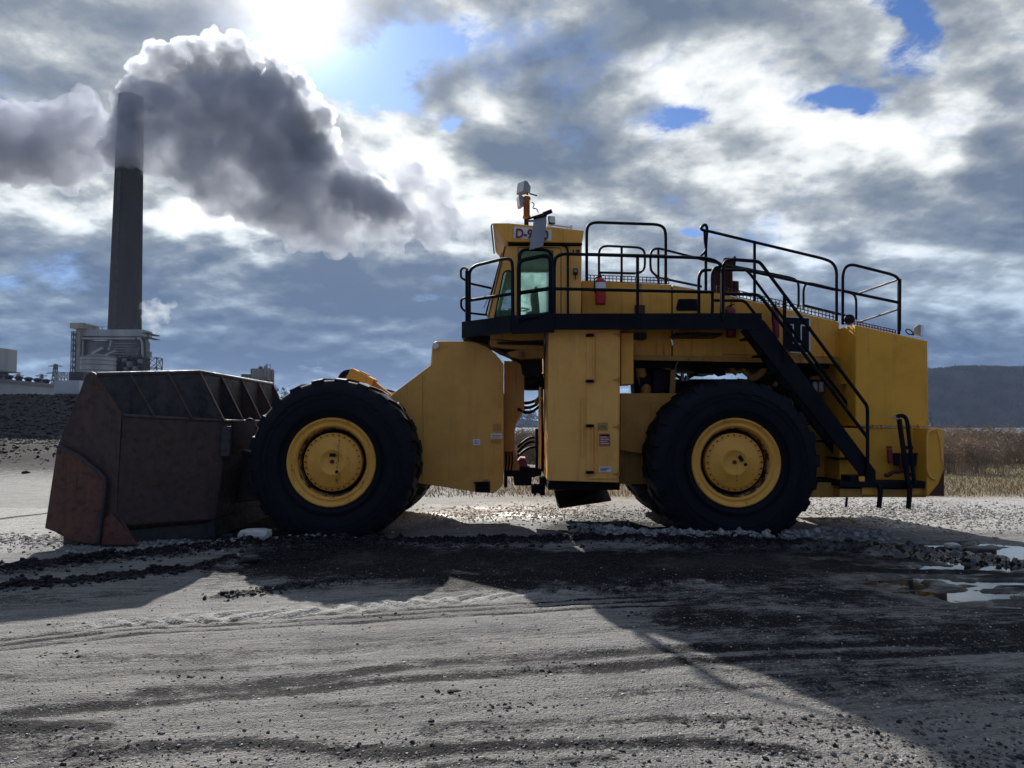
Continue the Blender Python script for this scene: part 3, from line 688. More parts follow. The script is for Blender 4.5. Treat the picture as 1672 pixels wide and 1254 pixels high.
# ------------------------------------------------------------------ power station
def lattice(mb, x0, x1, y0, y1, z0, z1, n, r, taper=1.):
    cx, cy = (x0+x1)/2, (y0+y1)/2
    def P(i, j, u):
        s_ = 1-(1-taper)*u; return Vector((cx+(x0-cx if i == 0 else x1-cx)*s_, cy+(y0-cy if j == 0 else y1-cy)*s_, z0+(z1-z0)*u))
    cs = [(0, 0), (1, 0), (1, 1), (0, 1)]
    for k in range(4):
        mb.bar(P(*cs[k], 0), P(*cs[k], 1), r*1.4)
        for q in range(n):
            a, b = cs[k], cs[(k+1) % 4]; mb.bar(P(*a, q/n), P(*b, (q+1)/n), r); mb.bar(P(*b, q/n), P(*a, (q+1)/n), r); mb.bar(P(*a, (q+1)/n), P(*b, (q+1)/n), r)
BASEZ = 8.
CHX, CHY = W(202, 535, 400).x, 400.
st = thing('smokestack', (CHX, CHY, BASEZ), 'tall tapered grey concrete smokestack rising behind the power station', 'smokestack')
m = MB(); ztop = W(205, 158, 400).z
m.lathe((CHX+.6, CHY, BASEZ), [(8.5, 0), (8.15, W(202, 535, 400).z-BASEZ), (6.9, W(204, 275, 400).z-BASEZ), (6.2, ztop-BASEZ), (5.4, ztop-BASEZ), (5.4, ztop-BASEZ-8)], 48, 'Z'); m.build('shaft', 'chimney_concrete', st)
m = MB()
for k in range(30):
    z = BASEZ+40+k*4.2; u = (z-BASEZ)/(ztop-BASEZ); m.box(CHX-1.2, CHX+.2, CHY-8.5+1.9*u-.35, CHY-8.3+1.9*u, z, z+3.6)
m.build('ladder_cage', 'plant_dark', st)
bh = thing('boiler_house', (W(180, 600, 360).x, 375, BASEZ), 'grimy grey boiler house with pipes and gantries at the smokestack foot', 'power station')
def pb(mb, a, b, c, d, Y, dep): return mb.pbox(a, b, c, d, Y, dep)
m = MB(); pb(m, 128, 232, 556, 680, 362, 8); m.build('main_block', 'plant_grey', bh)
m = MB(); pb(m, 124, 233, 538, 549, 360, 10); pb(m, 126, 233, 551, 554, 359, 3); m.build('roof_slab', 'plant_pale', bh)
m = MB(); pb(m, 119, 131, 541, 680, 358, 12); m.build('lift_tower', 'beige_panel', bh)
m = MB(); pb(m, 114, 136, 527, 536, 357, 14); m.build('lift_head', 'beige_panel', bh)
m = MB(); a = W(115, 600, 356); b = W(118.5, 600, 356); lattice(m, a.x, b.x, 356, 358, 9, W(115, 541, 356).z, 14, .16); m.build('lift_frame', 'plant_dark', bh)
for i in range(7):
    m = MB(); yy = 560+i*4.2; pb(m, 186, 222-i*2, yy, yy+1.3, 360.6, 1.2); m.build('wall_louvre', 'plant_pale', bh)
m = MB(); a = W(150, 578, 359); b = W(168, 568, 359); m.bar(a, b, 1.2); m.bar(W(182, 556, 359), W(178, 572, 359), .9); m.bar(W(136, 556, 359.5), W(134, 600, 359.5), .8); m.bar(W(172, 580, 358), W(189, 573, 358), 1.); m.build('duct', 'plant_pale', bh)
for i in range(9):
    m = MB(); x_ = 206+i*3.1; pb(m, x_, x_+.9, 567, 582-(i == 0)*3, 358, .8); m.build('stack_vent', 'plant_pale', bh)
for k, yy in enumerate((584, 591, 598, 605, 612)):
    m = MB(); pb(m, 190, 233, yy, yy+1.2, 352, 8)
    for i in range(7): pb(m, 191+i*6.6, 191.8+i*6.6, yy-3.6, yy, 352, .5)
    pb(m, 190, 233, yy-3.8, yy-3.3, 352, .3); m.build('gantry_floor', 'plant_dark', bh)
m = MB()
for i, x_ in enumerate((192, 199, 207, 214, 221, 228)):
    pb(m, x_, x_+.9, 582, 680, 352.5, 1)
    for q in range(5): m.bar(W(x_, 584+q*7, 352.8), W(x_+7, 591+q*7, 352.8), .35)
m.build('gantry_columns', 'plant_dark', bh)
m = MB()
for i, (x_, y_, r_) in enumerate(((200, 589, 1.1), (209, 595, 1.4), (218, 602, 1.2), (226, 590, 1.), (212, 610, 1.4), (203, 603, 1.))): m = MB(); m.cyl(W(x_, y_, 351), W(x_+6, y_, 351), r_, 12); m.build('pipework', 'plant_grey', bh)
m = MB(); m.box(W(190, 600, 355).x, W(233, 600, 355).x, 356, 361.5, BASEZ, W(190, 583, 356).z); m.build('gantry_recess', 'plant_dark', bh)
for (x_, w_) in ((229, .8), (233, 1.3), (236.5, .9)):
    m = MB(); m.tube(rnd([W(x_, 640, 357), W(x_, 560, 357), W(x_-3, 553, 357), W(x_-8, 553, 357)], 3), w_*.55, 10); m.build('riser_pipe', 'plant_pale' if w_ > 1 else 'plant_dark', bh)
m = MB(); pb(m, 232, 242, 543, 544.5, 356, 12); pb(m, 240.5, 242, 543, 552, 356, 1); pb(m, 232, 242, 550, 551, 356, 12); m.build('roof_walkway', 'plant_dark', bh)
m = MB(); pb(m, 234, 238, 552, 640, 358, 3); pb(m, 240, 245, 574, 583, 357, 2); m.build('side_annexe', 'plant_grey', bh)
m = MB(); a = W(238, 584, 354); b = W(259, 584, 354); lattice(m, a.x, b.x, 352, 358, 9, a.z, 5, .22); m.build('side_frame', 'plant_dark', bh)
for i in range(8):
    m = MB(); x_ = 127+i*13.2; pb(m, x_, x_+.8, 533.5, 538, 360.5, .3); pb(m, x_, x_+13, 533.4, 534, 360.5, .2); m.build('roof_railing', 'plant_dark', bh)
tk = thing('storage_tank', (W(161, 620, 338).x, 345, BASEZ), 'round pale storage tank with banded wall in front of the boiler house', 'tank')
m = MB(); cx_ = W(160, 600, 345).x; m.lathe((cx_, 345, BASEZ), [(7.3, 0), (7.3, W(0, 596, 345).z-BASEZ), (7.3, W(0, 584, 345).z-BASEZ)], 40, 'Z'); m.build('tank_wall', 'plant_pale', tk)
m = MB(); zt = W(0, 584, 345).z; m.lathe((cx_, 345, zt), [(7.35, .0), (4, 1.1), (.01, 1.9)], 40, 'Z'); m.build('tank_roof', 'plant_grey', tk)
m = MB()
for yy in (584, 590, 597, 606): m.lathe((cx_, 345, W(0, yy, 345).z), [(7.3, 0), (7.5, .0), (7.5, .35), (7.3, .35)], 40, 'Z')
m.build('tank_band', 'plant_grey', tk)
# transfer house, warehouse, other sheds
th = thing('transfer_house', (W(105, 650, 230).x, 232, BASEZ), 'pale blue-grey box house on a beige base beside the bucket', 'industrial building')
m = MB(); pb(m, 88, 130, 621, 643, 230, 9); m.build('upper_box', 'warehouse_pale', th)
m = MB(); pb(m, 89, 117, 645, 663, 230.5, 8); m.build('base', 'beige_panel', th)
m = MB(); pb(m, 88, 131, 643, 645, 229.6, 9.6); m.build('floor_band', 'plant_dark', th)
m = MB(); pb(m, 112, 136, 607, 621, 232, 8); m.build('roof_hut', 'plant_dark', th)
m = MB(); a = W(89, 621, 231); b = W(111, 608, 231)
for k in range(4):
    x0 = a.x+(b.x-a.x)*k/4; x1 = a.x+(b.x-a.x)*(k+1)/4; m.bar((x0, 231, a.z), (x1, 231, b.z), .18); m.bar((x1, 231, a.z), (x0, 231, b.z), .18); m.bar((x1, 231, a.z), (x1, 231, b.z), .2); m.bar((x0, 231, b.z), (x1, 231, b.z), .25)
m.bar((a.x, 231, a.z), (a.x, 231, b.z), .25); m.build('roof_truss', 'plant_pale', th)
m = MB(); m.lathe((W(80, 657, 226).x, 226, W(80, 659, 226).z), [(.01, 0), (.35, .1), (.35, .5), (.01, .6)], 10, 'Z'); m.build('glowing_dummy', 'chrome', th) if False else None
wh = thing('warehouse', (W(30, 655, 240).x, 260, BASEZ), 'long low grey sheet-metal warehouse with roof ventilators at far left', 'warehouse')
def wall(p0, p1, Y0, Y1, top0, top1, zb, th_=.5):
    a, b = W(p0, top0, Y0), W(p1, top1, Y1); return MB().hull4([(a.x, Y0, zb), (b.x, Y1, zb), (b.x, Y1, b.z), (a.x, Y0, a.z)], [(a.x-2, Y0+25, zb), (b.x-2, Y1+25, zb), (b.x-2, Y1+25, b.z), (a.x-2, Y0+25, a.z)])
wall(-60, 86, 205, 262, 619, 633, BASEZ-2).build('wall', 'warehouse_sheet', wh)
a, b = W(-62, 612, 204), W(88, 627, 263); a2, b2 = W(-62, 619, 204), W(88, 633, 263)
MB().hull4([a2, b2, b, a], [(a2.x-2, 231, a2.z), (b2.x-2, 290, b2.z), (b.x-2, 290, b.z), (a.x-2, 231, a.z)]).build('roof_fascia', 'roof_sheet', wh)
for i in range(9):
    u = i/9; p = a.lerp(b, u+.30 if u < .7 else .97); m = MB(); m.lathe((p.x, p.y+1.5, p.z-.1), [(.9, 0), (.9, .5), (1.3, .7), (1.2, 1.3), (.01, 1.6)], 10, 'Z')
    if i < 6: m.build('roof_vent', 'plant_dark', wh)
def facade(mb, p0, p1, t_, b_, off=.2):
    def Q(px, py):
        u = (px+60)/146.; return W(px, py, 205+57*u-off)
    A = [Q(p0, b_), Q(p1, b_), Q(p1, t_), Q(p0, t_)]; return mb.hull4(A, [q+Vector((0, .15, 0)) for q in A])
m = MB(); facade(m, -20, 17, 643, 661); m.build('loading_door', 'roof_sheet', wh)
m = MB(); facade(m, -20, 18, 641, 643, .3); m.build('door_canopy', 'warehouse_pale', wh)
m = MB(); facade(m, 34, 50, 632, 659, .2); m.build('pale_bay', 'warehouse_pale', wh)
for k in range(11):
    m = MB(); x_ = -50+k*12; facade(m, x_, x_+.5, 627+max(0, (x_+60)*.08), 658, .25); m.build('wall_seam', 'roof_sheet', wh)
lt = thing('pole_lamp', (W(79, 660, 224).x, 224, gz(W(79, 660, 224).x, 224)), 'tiny bright yard lamp at the warehouse foot', 'lamp')
m = MB(); p = W(80, 659, 224); m.lathe((p.x, 224, p.z), [(.01, -.3), (.3, -.2), (.35, .1), (.01, .35)], 10, 'Z'); ml = bpy.data.materials.new('lit_lamp'); ml.use_nodes = True; ml.node_tree.nodes['Principled BSDF'].inputs['Emission Color'].default_value = (1, .98, .95, 1); ml.node_tree.nodes['Principled BSDF'].inputs['Emission Strength'].default_value = 3.; m.build('lamp_head', ml, lt)
m = MB(); m.cyl((p.x, 224, gz(p.x, 224)), (p.x, 224, p.z), .08, 6); m.build('post', 'plant_dark', lt)
et = thing('silo_tower', (W(-6, 600, 240).x, 240, BASEZ), 'pale tower cut off by the left edge of the photo', 'tower')
m = MB(); pb(m, -22, 1.5, 568, 606, 240, 8); m.build('head_house', 'plant_pale', et)
m = MB(); pb(m, -22, 4.5, 605, 606.5, 239.5, 9); m.build('platform', 'plant_grey', et)
m = MB(); pb(m, -18, -3, 606, 662, 242, 5); m.build('leg_block', 'plant_grey', et)
# silos seen above the bucket's back edge
SY = 520
sl = thing('concrete_silos', (W(424, 640, SY).x, SY+4, 0), 'cluster of tan concrete silos above the bucket back edge', 'silos')
for i in range(6):
    x_ = W(413+i*5.2, 620, SY).x; m = MB(); top = 603 if i != 4 else 598.5
    m.lathe((x_, SY, -1), [(1.25, 0), (1.25, W(0, top, SY).z+1), (.9, W(0, top, SY).z+1.6), (.01, W(0, top, SY).z+1.7)], 16, 'Z'); m.build('silo', 'silo_concrete', sl)
m = MB(); pb(m, 409, 444.5, 604, 640, SY+1, 5); m.build('rear_wall', 'silo_concrete', sl)
m = MB(); pb(m, 422, 427, 598, 603, SY-1, 3); pb(m, 408.5, 409.5, 602, 640, SY-1.4, 1); pb(m, 443.5, 444.6, 602, 640, SY-1.4, 1); m.build('roof_machinery', 'plant_dark', sl)
m = MB(); pb(m, 435, 436, 593, 600, SY, .5); pb(m, 432, 441, 595.5, 596.2, SY, .5); pb(m, 440.6, 441.4, 595, 603, SY, .5); m.build('antenna_mast', 'plant_dark', sl)
cv = thing('conveyor_head', (W(401, 640, SY-8).x, SY-8, 0), 'dark covered conveyor head joining the tan silos', 'conveyor')
m = MB(); m.tube([W(394.5, 613, SY-8), W(398, 613.4, SY-8), W(410, 613.6, SY-8)], [1.0, 1.35, 1.3], 12); m.build('hood', 'plant_dark', cv)
m = MB(); m.bar(W(394, 618.5, SY-8), W(440, 622.5, SY-8), 2.2, 1.4)
for x_ in range(396, 440, 4): m.bar(W(x_, 616, SY-8), W(x_, 655, SY-8), .5)
m.build('trestle', 'plant_dark', cv)
# pylons
def pylon(px, top, bot, Y, label):
    a = W(px, top, Y); zb = gz(a.x, Y); o = thing('pylon', (a.x, Y, zb), label, 'pylon', 'transmission pylons behind the warehouse')
    H = a.z-zb; w_ = H*.09; m = MB(); lattice(m, a.x-w_, a.x+w_, Y-w_, Y+w_, zb, zb+H*.98, 7, H*.008, .22); m.build('mast', 'plant_dark', o)
    for u, l in ((.94, .14), (.80, .19), (.66, .15)):
        m = MB(); z = zb+H*u; m.bar((a.x-H*l, Y, z), (a.x+H*l, Y, z), H*.012); m.bar((a.x-H*l, Y, z), (a.x, Y, z+H*.04), H*.008); m.bar((a.x+H*l, Y, z), (a.x, Y, z+H*.04), H*.008); m.build('crossarm', 'plant_dark', o)
pylon(30, 609, 625, 800, 'small lattice pylon farthest left above the warehouse roof')
pylon(68, 609.5, 625, 850, 'small lattice pylon in the middle above the warehouse roof')
pylon(91, 593, 626, 520, 'tallest lattice pylon just left of the boiler house')

# ------------------------------------------------------------------ smoke and steam
volmat('smoke_dense', .20, (.64, .665, .72), .48)
volmat('smoke_thin', .12, (.62, .65, .73), .2, (.045, .25, .60))
volmat('steam_white', .05, (.97, .97, .97), .3, (.22, .36, .66))
def plume(name, balls, mat, vox, disp, Y0, seed=1):
    a = MB(); rg = np.random.RandomState(seed)
    for px, py, rp, *dy in balls:
        c = W(px, py, Y0+(dy[0] if dy else 0)); r = rp*Y0/F
        a.add([(c.x+v[0]*r, c.y+v[1]*r, c.z+v[2]*r*.95) for v in IV2], [tuple(f) for f in IF2.tolist()])
    o = a.build(name, mat); md = o.modifiers.new('remesh', 'REMESH'); md.mode = 'VOXEL'; md.voxel_size = vox
    for i, (sc, st_) in enumerate(disp):
        tx = bpy.data.textures.new('billow', 'CLOUDS' if i != 1 else 'VORONOI'); tx.noise_scale = sc
        if i != 1: tx.noise_depth = 2
        else: tx.distance_metric = 'DISTANCE_SQUARED'
        d = o.modifiers.new('disp', 'DISPLACE'); d.texture = tx; d.strength = st_ if i != 1 else -st_; d.mid_level = .5 if i != 1 else .25; d.texture_coords = 'GLOBAL'
    return o
core = [(212, 165, 17), (216, 140, 22), (235, 118, 26, 4), (262, 88, 24), (285, 112, 40, 8), (300, 84, 22, 6), (330, 80, 24), (352, 70, 22), (385, 74, 24, 5), (380, 105, 42, 10), (415, 92, 22, 4), (442, 108, 22), (440, 135, 45, 8), (470, 128, 24, 6), (492, 148, 22, 2), (505, 172, 24, 8),
        (528, 190, 20, 4), (495, 200, 44, 12), (542, 222, 20, 4), (535, 250, 26, 6), (510, 245, 40, 6), (330, 125, 45, 14), (262, 135, 38, 8), (550, 270, 18, 10), (585, 300, 26, 14), (612, 312, 28, 10), (640, 330, 28, 6), (655, 352, 22, 8), (600, 335, 34, 16), (560, 300, 34, 14)]
pm = plume('smoke_plume', core, 'smoke_dense', 1.5, [(14, 10), (6.5, 5.5), (2.6, 3.2)], 404, 2)
tag(pm, kind='stuff')
body = [(210, 168, 34, -10), (205, 200, 38, -15), (203, 230, 44, -15), (225, 215, 58, -7), (200, 255, 46, 6), (255, 255, 52), (100, 238, 72), (30, 238, 80), (-50, 238, 84), (165, 240, 56), (120, 205, 50), (60, 205, 46), (-10, 195, 50), (360, 310, 50), (400, 330, 40), (540, 385, 34), (650, 380, 24), (470, 380, 30), (330, 280, 55), (150, 230, 50, 2), (80, 235, 55), (0, 235, 58), (-90, 235, 60), (-180, 240, 60), (280, 200, 70), (350, 180, 80), (420, 200, 85), (300, 245, 60), (380, 260, 75), (600, 395, 30), (560, 400, 30), (700, 385, 26, -6), (735, 345, 26, 6), (765, 372, 20), (670, 300, 26, 8), (710, 320, 24, 2), (790, 395, 10), (640, 405, 20), (450, 270, 80), (500, 300, 75), (430, 320, 55), (470, 345, 50), (530, 350, 52), (580, 350, 45),
        (620, 350, 40), (560, 310, 60), (660, 350, 30), (690, 365, 24), (610, 380, 26), (500, 375, 34), (445, 365, 26), (725, 360, 22), (760, 365, 18), (140, 180, 40)]
pm = plume('smoke_body', body, 'smoke_thin', 2.6, [(26, 18), (11, 8), (4.5, 6)], 402, 3)
tag(pm, kind='stuff')
pm = plume('steam_wisp', [(247, 545, 6), (252, 532, 10), (246, 518, 14), (262, 508, 15), (240, 500, 11), (281, 497, 10), (272, 520, 9), (255, 495, 10)], 'steam_white', .7, [(5, 3), (3, 1.5), (1.2, 2.)], 372, 4)
tag(pm, kind='stuff')

# ------------------------------------------------------------------ the wheel loader
NEAR, MID, FAR = 12.95, 15.2, 17.45
L = thing('wheel_loader', (W(836, 880, MID).x, MID, 0), 'huge yellow articulated wheel loader with rusty bucket and black access platform', 'wheel loader')
# bucket -------------------------------------------------------------
side_px = [(134, 634), (139, 619), (144, 610.5), (150, 607), (155, 608.5), (159, 613), (200, 677), (194, 790), (192, 835), (225, 891), (151, 889.5), (119, 884), (91, 868), (75, 862), (95, 730)]
YB0, YB1 = 12.2, 18.2
SX = [(W(a, b, YB0).x, W(a, b, YB0).z) for a, b in side_px]
def prof(px_t, pz_t, px_m, pz_m, px_b, pz_b): return
# plan of the back: near wing, centre, far wing.  rows: top lip, recess, shelf edge, knee, foot
def P4(Y, xt, zt, xm, zm, xb, zb): return [(xt, Y, zt), (xm-.40, Y, zm-.02), (xm-.04, Y, zm+.0), (xm, Y, zm-.05), (xm-.03, Y, zm-.9), (xb, Y, zb), (xb-.75, Y, .02)]
a_t, a_m, a_b = W(159, 612, YB0), W(200, 677, YB0), W(190, 857, YB0)
c_t, c_m, c_b = W(325, 608, 13.2), W(365, 686, 13.2), W(350, 846, 13.2)
rows = [P4(YB0, a_t.x, a_t.z, a_m.x, a_m.z, a_b.x, a_b.z), P4(13.2, c_t.x, c_t.z, c_m.x, c_m.z, c_b.x, c_b.z), P4(17.2, c_t.x, c_t.z, c_m.x, c_m.z, c_b.x, c_b.z), P4(YB1, a_t.x, a_t.z, a_m.x, a_m.z, a_b.x, a_b.z)]
def rowat(Y):
    if Y <= 13.2: u = (Y-12.2); A, B = rows[0], rows[1]
    elif Y <= 17.2: u = (Y-13.2)/4; A, B = rows[1], rows[2]
    else: u = Y-17.2; A, B = rows[2], rows[3]
    return [tuple(Vector(p).lerp(Vector(q), u)) for p, q in zip(A, B)]
m = MB(); n = 7
up = [r[:2] for r in rows]
for A, B in zip(rows[:-1], rows[1:]): m.add(A[:3]+B[:3], [(i, i+1, i+4, i+3) for i in range(2)])
BK = m.build('bucket', 'bucket_dark', L, solid=.05)
tag(BK)
m = MB()
m.add(rows[0][2:6]+rows[1][2:6], [(i, i+1, i+5, i+4) for i in range(3)]); m.build('wing_shell', 'bucket_rust', BK, solid=.05)
m = MB()
for A, B in zip(rows[1:-1], rows[2:]): m.add(A[2:6]+B[2:6], [(i, i+1, i+5, i+4) for i in range(3)])
m.build('back_shell', 'bucket_dark', BK, solid=.05)  # dark material instead of rust paints the shade behind the bucket
m = MB()
for A, B in zip(rows[:-1], rows[1:]): m.add(A[5:7]+B[5:7], [(0, 1, 3, 2)])
lx = W(118, 862, YB0).x
m.add([rows[0][6], rows[1][6], rows[2][6], rows[3][6], (lx, YB1, -.03), (lx-.75, MID, -.03), (lx, YB0, -.03)], [tuple(range(7))]); m.build('floor_plate', 'bucket_rust', BK, solid=.05)
m = MB(); m.box(c_b.x-1.0, c_b.x-.03, 13.3, 17.1, -.04, .36); m.hull4([(a_b.x-.9, 12.3, -.04), (a_b.x-.1, 12.3, -.04), (a_b.x-.1, 12.3, .34), (a_b.x-.9, 12.3, .34)], [(c_b.x-1., 13.29, -.04), (c_b.x-.03, 13.29, -.04), (c_b.x-.03, 13.29, .34), (c_b.x-1., 13.29, .34)]); m.build('under_shade_box', 'bucket_dark', BK)  # added dark box, stands in for the wheel's shade below the bucket
m = MB(); m.tube([r[0] for r in rows], .045, 8); m.build('top_lip', 'bucket_dark', BK)
m = MB(); m.tube([(r[3][0]+.01, r[3][1], r[3][2]+.03) for r in rows], .035, 8); m.build('shelf_edge', 'bucket_rust', BK)
for Y in (12.5, 12.87, 13.2, 14.15, 15.2, 16.2, 17.2, 17.7):
    r = rowat(Y); q = [Vector(r[0]), Vector(r[1]), Vector((r[2][0]+.02, r[2][1], r[2][2]))]; m = MB()
    m.hull4([v+Vector((0, -.022, 0)) for v in q], [v+Vector((0, .022, 0)) for v in q]); m.build('gusset', 'bucket_dark', BK)
    m = MB(); m.tube([q[0]+Vector((.02, -.02, 0)), q[2]+Vector((.03, -.03, 0))], .022, 6); m.build('gusset_lit_edge', 'bucket_rust', BK)  # lighter rods added to draw the lit edge of each gusset
m = MB(); m.prism(SX, YB0-.03, YB0+.03); sp_o = m.build('side_plate', 'bucket_rust', BK, bev=.008)
m = MB(); m.prism(SX, YB1-.03, YB1+.03); m.build('side_plate', 'bucket_rust', BK)
m = MB(); m.pprism([(95, 731), (126, 745), (160, 772), (170, 784), (166, 820), (159, 887), (151, 889), (119, 883), (91, 867), (76, 861)], YB0-.10, .068); m.build('wear_plate', 'bucket_orange', BK, bev=.01)
m = MB(); m.pprism([(181, 838), (224, 890.5), (165, 889.5), (166, 850)], YB0-.085, .053); m.build('heel_plate', 'bucket_orange', BK, bev=.008)
m = MB(); m.tube([W(96, 729, YB0-.11), W(128, 744, YB0-.11), W(162, 771, YB0-.11), W(172, 783, YB0-.11), W(169, 820, YB0-.11), W(160, 887, YB0-.11)], .03, 8, True); m.build('weld_edge', 'bucket_dark', BK)
for px in (382, 398):                                # lugs on the bucket back that carry the arms
    pass
for Y in (14.3, 16.1):
    m = MB(); m.prism([(c_m.x-.02, 1.5), (c_m.x+.55, 1.35), (c_m.x+.62, .95), (c_m.x+.3, .55), (c_m.x-.1, .5)], Y-.12, Y+.12); m.build('arm_lug', 'bucket_dark', BK, bev=.02)
m = MB(); m.prism([(c_m.x-.02, 2.0), (c_m.x+.4, 2.05), (c_m.x+.5, 1.75), (c_m.x-.02, 1.4)], 13.6, 13.66); m.build('arm_lug', 'bucket_rust', BK)
m = MB(); m.tube(rnd([W(396, 706, 14.0), W(404, 684, 14.0), W(414, 686, 14.0), W(418, 700, 14.0)], .08), .028, 8); m.build('hose_loop', 'black_steel', BK)
m = MB(); a, b = W(362, 696, 13.17), W(376, 745, 13.17); m.box(a.x, b.x, 13.12, 13.2, b.z, a.z); m.build('patch_plate', 'bucket_dark', BK, bev=.01)

# wheels ---------------------------------------------------------------
def wheel(cx, cz, y0, y1, side, rot=0.):
    Rr = 1.372; w_ = y1-y0; m = MB()
    pf = [(.77, .02), (.80, -.0), (.95, -.045), (1.14, -.06), (1.28, -.045), (1.375, .02), (1.42, .10)]
    P = pf+[(1.43, w_-.14)]+[(r, w_-h) for r, h in pf[::-1]][1:]
    m.lathe((cx, y0, cz), [(.77, w_/2)]+P+[(.77, w_/2)], 96)
    ty = None
    wh_ = m.build('wheel', 'tyre_rubber', L)
    N = 22; m = MB()
    for s_ in (0, 1):
        for k in range(N):
            a0 = 2*math.pi*(k+.5*s_)/N+rot; dA = .155
            def pt(r, a, h):
                hh = h if s_ == 0 else w_-h
                return (cx+r*math.sin(a), y0+hh, cz+r*math.cos(a))
            def blk(a, b, h0, h1, r1a, r1b, sk):
                A = [pt(1.375, a, h0), pt(1.375, b, h0), pt(1.375, b+sk, h1), pt(1.375, a+sk, h1)]
                B = [pt(r1a, a+.012, h0), pt(r1a, b-.012, h0), pt(r1b, b+sk-.012, h1), pt(r1b, a+sk+.012, h1)]
                m.hull4(A, B)
            blk(a0, a0+dA, .02, .14, 1.438, 1.46, .00); blk(a0, a0+dA, .14, w_*.36, 1.46, 1.465, .05); blk(a0+.05, a0+.05+dA*.72, w_*.36, w_*.56, 1.465, 1.465, .11)
            # shoulder of the lug running down the sidewall
            A = [pt(1.16, a0+.035, -.055), pt(1.16, a0+dA-.035, -.055), pt(1.375, a0+dA, .025), pt(1.375, a0, .025)]
            B = [pt(1.17, a0+.045, -.075), pt(1.17, a0+dA-.045, -.075), pt(1.436, a0+dA-.01, .02), pt(1.436, a0+.01, .02)]
            m.hull4(A, B)
    m.build('tread', 'tyre_rubber', wh_)
    o = (lambda h: y0+h) if side == 0 else (lambda h: y1-h)
    sg = 1 if side == 0 else -1
    m = MB(); m.lathe((cx, o(0), cz), [(r, sg*h) for r, h in [(.775, .08), (.765, .0), (.745, -.012), (.725, .0), (.705, .03), (.655, .045), (.645, .03), (.625, .035), (.612, .07), (.600, .085)]], 96); m.build('rim', 'rim_paint', wh_)
    m = MB(); m.lathe((cx, o(0), cz), [(r, sg*h) for r, h in [(.600, .085), (.588, .10), (.577, .13), (.570, .26), (.567, .42)]], 96); m.build('rim_barrel', 'rim_barrel', wh_)
    m = MB()
    for r_, w2 in ((.86, .010), (.90, .006), (1.10, .008), (1.20, .012)): m.lathe((cx, y0, cz), [(r_-w2, -.03 if r_ < 1 else -.05), (r_, -.062 if r_ < 1 else -.075), (r_+w2, -.03 if r_ < 1 else -.05)], 80)
    m.build('sidewall_rib', 'tyre_rubber', wh_)
    m = MB(); m.lathe((cx, o(0), cz), [(r, sg*h) for r, h in [(.60, .30), (.50, .30), (.50, .36)]], 64); m.build('rim_gap', 'black_steel', wh_)
    m = MB(); m.lathe((cx, o(0), cz), [(r, sg*h) for r, h in [(.505, .32), (.505, .135), (.495, .122), (.445, .120), (.435, .105), (.425, .098), (.24, .094), (.232, .085), (.20, .083), (.195, .09), (.01, .088)]], 72); m.build('hub', 'rim_paint', wh_)
    m = MB()
    for k in range(28):
        a = 2*math.pi*k/28; x, z = cx+.470*math.cos(a), cz+.470*math.sin(a); m.cyl((x, o(.085), z), (x, o(.13), z), .011, 6)
    tagb = m.build('bolt_ring', 'black_steel', wh_)
    for (dx, dz, r_, mt, dp) in ((0, .01, .036, 'red_brown', .07), (.07, -.17, .028, 'black_steel', .075)):
        m = MB(); cs, sn = math.cos(rot*3), math.sin(rot*3); X_, Z_ = dx*cs-dz*sn, dx*sn+dz*cs; m.cyl((cx+X_, o(dp), cz+Z_), (cx+X_, o(.1), cz+Z_), r_, 10); m.build('hub_plug', mt, wh_)
    m = MB(); aa = -rot*3; ux, uz = math.cos(aa), math.sin(aa); c_ = Vector((cx, o(.08), cz))+Vector((-uz*.12, 0, uz*0+ux*.12)); m.obox(c_, (ux, 0, uz), (0, 1, 0), (-uz, 0, ux), .105, .02, .06); m.build('hub_plate', 'black_steel', wh_)
    return wh_
fc, rc = W(540.5, 755, NEAR), W(1202.5, 755.5, NEAR)
WW = 1.14
wheel(fc.x, fc.z, NEAR, NEAR+WW, 0, .02); wheel(fc.x, fc.z, FAR-WW, FAR, 1, .1)
wheel(rc.x, rc.z, NEAR, NEAR+WW, 0, .33); wheel(rc.x, rc.z, FAR-WW, FAR, 1, .2)
for c_, nm in ((fc, 'front_axle'), (rc, 'rear_axle')):
    m = MB(); m.lathe((c_.x, 0, c_.z), [(.01, NEAR+.4), (.42, NEAR+.4), (.42, NEAR+1.3), (.24, NEAR+1.5), (.24, 14.7), (.45, 14.9), (.45, 15.5), (.24, 15.7), (.24, FAR-1.5), (.42, FAR-1.3), (.42, FAR-.4), (.01, FAR-.4)], 24); m.build(nm, 'yellow_dark', L)

# front frame ------------------------------------------------------------
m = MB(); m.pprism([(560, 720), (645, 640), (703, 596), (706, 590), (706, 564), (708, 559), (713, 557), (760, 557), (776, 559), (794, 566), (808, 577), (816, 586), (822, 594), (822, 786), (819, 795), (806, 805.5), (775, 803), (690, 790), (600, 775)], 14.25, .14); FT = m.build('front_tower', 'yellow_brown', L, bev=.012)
m = MB(); m.pprism([(560, 720), (645, 640), (703, 596), (706, 564), (713, 557), (760, 557), (794, 566), (822, 594), (822, 786), (806, 805.5), (690, 790), (600, 775)], 15.95, .14); m.build('far_tower_plate', 'yellow_brown', FT)
m = MB(); c_ = W(711.5, 565, 14.2); m.cyl((c_.x, 14.16, c_.z), (c_.x, 14.24, c_.z), .058, 20); m.build('pin', 'pale_metal', FT)
m = MB(); m.pprism([(823, 589), (843, 590), (852, 596), (856, 606), (856, 668), (850, 680), (843, 690), (840, 706), (840, 738), (823, 738)], 14.62, .12); m.build('hinge_plate', 'yellow_dark', FT, bev=.01)
